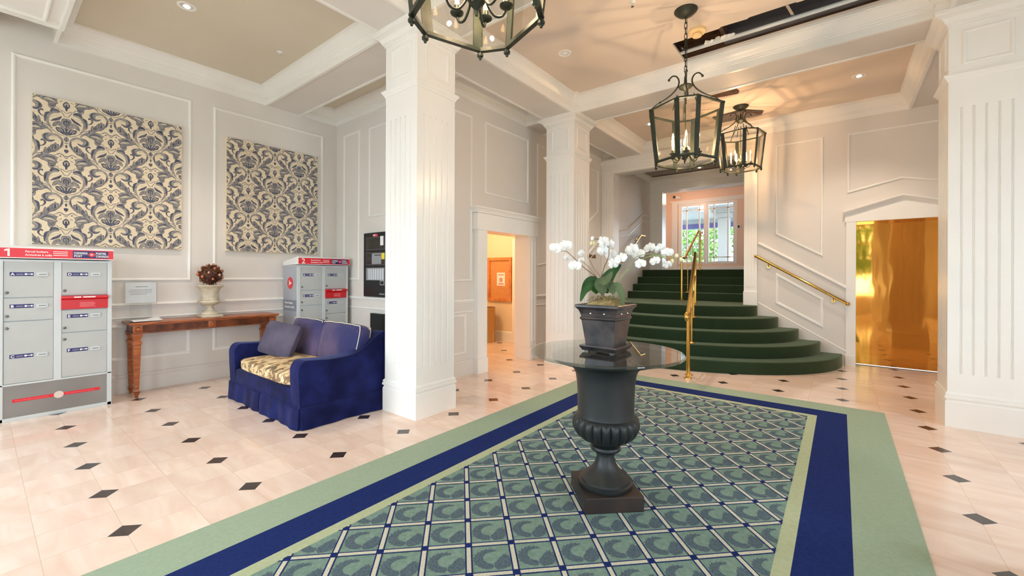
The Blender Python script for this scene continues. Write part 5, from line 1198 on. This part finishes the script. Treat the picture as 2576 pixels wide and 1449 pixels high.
# ================================================================== HALL FITTINGS
t = thing('notice_board', 'orange-framed cork notice board seen through the hall doorway', 'notice board', (-5.725, 6.90, 1.305))
bm = BM(); 
for a, b, c, d in ((-.335, .335, -.465, -.40), (-.335, .335, .40, .465), (-.335, -.265, -.40, .40), (.265, .335, -.40, .40)): box(bm, a, b, -.045, 0, c, d, bev=.005)
obj('frame', bm, noisy(mat('orange_oak', srgb(206, 132, 72), 0.4), srgb(190, 116, 60), srgb(218, 146, 86), 8), t)
bm = BM(); box(bm, -.27, .27, -.012, 0, -.405, .405); obj('cork', bm, noisy(mat('cork', srgb(208, 146, 88), 0.9), srgb(198, 136, 80), srgb(218, 156, 98), 60), t)
bm = BM(); box(bm, -.075, .145, -.0155, -.0125, -.135, .145, bev=.006); o = obj('notice', bm, PAPER, t)
bm = BM(); box(bm, -.045, .115, -.0165, -.0155, .085, .11); lathe_b = BM(); lathe(lathe_b, [(.0, 0), (.05, 0), (.05, .0006), (0, .0006)], 20); lathe_b.transform(facing((.035, -.0158, -.01), (1, 0, 0), (0, 0, 1))); merge(bm, lathe_b); box(bm, -.04, .11, -.0165, -.0155, -.11, -.08); obj('printed_sign', bm, mat('faded_red_print', srgb(206, 150, 146), 0.7), o)
t = thing('waste_bin', 'tall round brushed metal waste bin under the notice board', 'bin', (-5.82, 6.60, 0.0))
BINM = mat('brushed_brass_steel', srgb(196, 160, 106), 0.28, 0.85)
bm = BM(); lathe(bm, [(0, .001), (.165, .001), (.168, .012), (.165, .02), (.165, .70), (.17, .712), (.17, .725), (.155, .728), (.15, .70), (.15, .10), (0, .10)], 48); obj('body', bm, BINM, t, 0.7)
bm = BM(); lathe(bm, [(.152, .700), (.158, .700), (.158, .7285), (.152, .7285)], 40); obj('rim', bm, BLACKM, t, 0.7)
t = thing('wall_plaque', 'small dark plaque on the wall left of the stair opening', 'plaque', (XD, 8.0, 1.80))
bm = BM(); box(bm, 0, .008, -.15, .15, -.035, .035, bev=.002); obj('plate', bm, mat('bronze_plaque', srgb(120, 84, 52), 0.4, 0.5), t)

# ================================================================== UPPER LOBBY FITTINGS
t = thing('security_camera', 'white dome security camera with black lens above the glazed doors', 'camera', (-3.74, 12.60, 3.66))
bm = BM(); tube(bm, [(.03, 0, 0), (.03, -.05, 0)], .05, 16); tube(bm, [(.06, -.05, -.005), (-.03, -.20, 0.0)], .045, 16); obj('housing', bm, TRIM, t, 0.8)
bm = BM(); tube(bm, [(-.028, -.195, 0), (-.045, -.225, 0)], .036, 16); obj('lens', bm, BLACKM, t, 0.8)
t = thing('door_release', 'small white wall switch with a dark key reader beside the glazed doors', 'switch', (-2.155, 12.6, 2.72))
bm = BM(); box(bm, -.05, .05, -.015, 0, -.06, .06, bev=.004); obj('plate', bm, TRIM, t); bm = BM(); box(bm, -.022, .022, -.025, -.015, -.035, .035, bev=.003); obj('reader', bm, BLACKM, t)

# ================================================================== OUTSIDE
GR = noisy(mat('paving', srgb(176, 176, 170), 0.9), srgb(160, 160, 154), srgb(190, 190, 184), 2)
bm = BM(); box(bm, -25, 25, -30, -4.5, -.06, -.01); box(bm, 4.5, 25, -4.5, 12, -.06, -.01); struct('ground', bm, GR)
bm = BM(); box(bm, -12, 4, 12.8, 34, 1.40, 1.50); struct('ground_terrace', bm, GR)
FOL = noisy(mat('green_foliage', srgb(70, 110, 36), 0.7), srgb(48, 88, 24), srgb(96, 134, 50), 3)
BARK = mat('tree_bark', srgb(96, 78, 60), 0.9)
def tree(loc, h, r, label, seed):
    t = thing('street_tree', label, 'tree', loc, 0, 'trees outside'); rn = random.Random(seed)
    bm = BM(); tube(bm, [(0, 0, 0), (.05, 0, h*.3), (0, .03, h*.6)], [.12, .1, .07], 10); obj('trunk', bm, BARK, t, 3.2)
    bm = BM()
    for k in range(2600):
        d = Vector((rn.gauss(0, 1), rn.gauss(0, 1), rn.gauss(0, 1))).normalized()*r*rn.uniform(.55, 1.0); d.z *= .85; c = d+Vector((0, 0, h*.68)); s = rn.uniform(.07, .15)
        u = Vector((rn.gauss(0, 1), rn.gauss(0, 1), rn.gauss(0, 1))).normalized(); w = u.cross(Vector((rn.gauss(0, 1), 1, 0))).normalized()
        bm.faces.new([bm.verts.new(c+u*s), bm.verts.new(c+w*s*.6), bm.verts.new(c-u*s), bm.verts.new(c-w*s*.6)])
    obj('crown', bm, FOL, t)
tree((1.4, -8.5, 0), 4.2, 2.0, 'leafy green street tree outside the front windows', 1); tree((-3.2, -9.0, 0), 4.0, 1.9, 'leafy green street tree outside, nearer the parcel locker wall', 2)
tree((-6.0, 24, 1.5), 3.2, 2.0, 'green tree beyond the left glazed door', 3); tree((-1.4, 25, 1.5), 3.4, 2.0, 'green tree beyond the right glazed door', 4); tree((-11, 25, 1.5), 3.2, 2.0, 'green tree at the edge of the terrace beyond the glazed doors', 5)
t = thing('porch', 'covered porch with navy beam and grey white column outside the glazed doors', 'porch', (-3.2, 15.5, 1.5))
PW = mat('porch_grey_white', srgb(116, 122, 124), 0.7)
bm = BM(); box(bm, -2.6, 2.2, -1.6, 2.0, 2.05, 2.2); box(bm, -2.6, 2.2, 1.75, 1.9, 1.9, 2.05); obj('roof', bm, PW, t)
bm = BM(); box(bm, -2.6, .75, 1.72, 1.9, 1.72, 1.9); obj('beam', bm, mat('navy_porch_paint', srgb(56, 52, 98), 0.6), t)
bm = BM(); box(bm, .10, .42, -.9, -.58, 0, 1.75, bev=.01); box(bm, .02, .50, -.98, -.50, 1.75, 1.9, bev=.02); box(bm, -.05, .57, -1.05, -.43, 1.9, 2.05, bev=.02); obj('column', bm, PW, t)
bm = BM(); box(bm, .62, .80, -.75, -.6, .6, 2.05); obj('post', bm, mat('navy_porch_paint2', srgb(56, 52, 98), 0.6), t)
bm = BM()
for k in range(8): box(bm, -1.9+k*.14, -1.88+k*.14, 1.0, 1.03, 0, 1.0)
box(bm, -2.5, -.85, .98, 1.05, 1.0, 1.05); obj('balustrade', bm, PW, t)
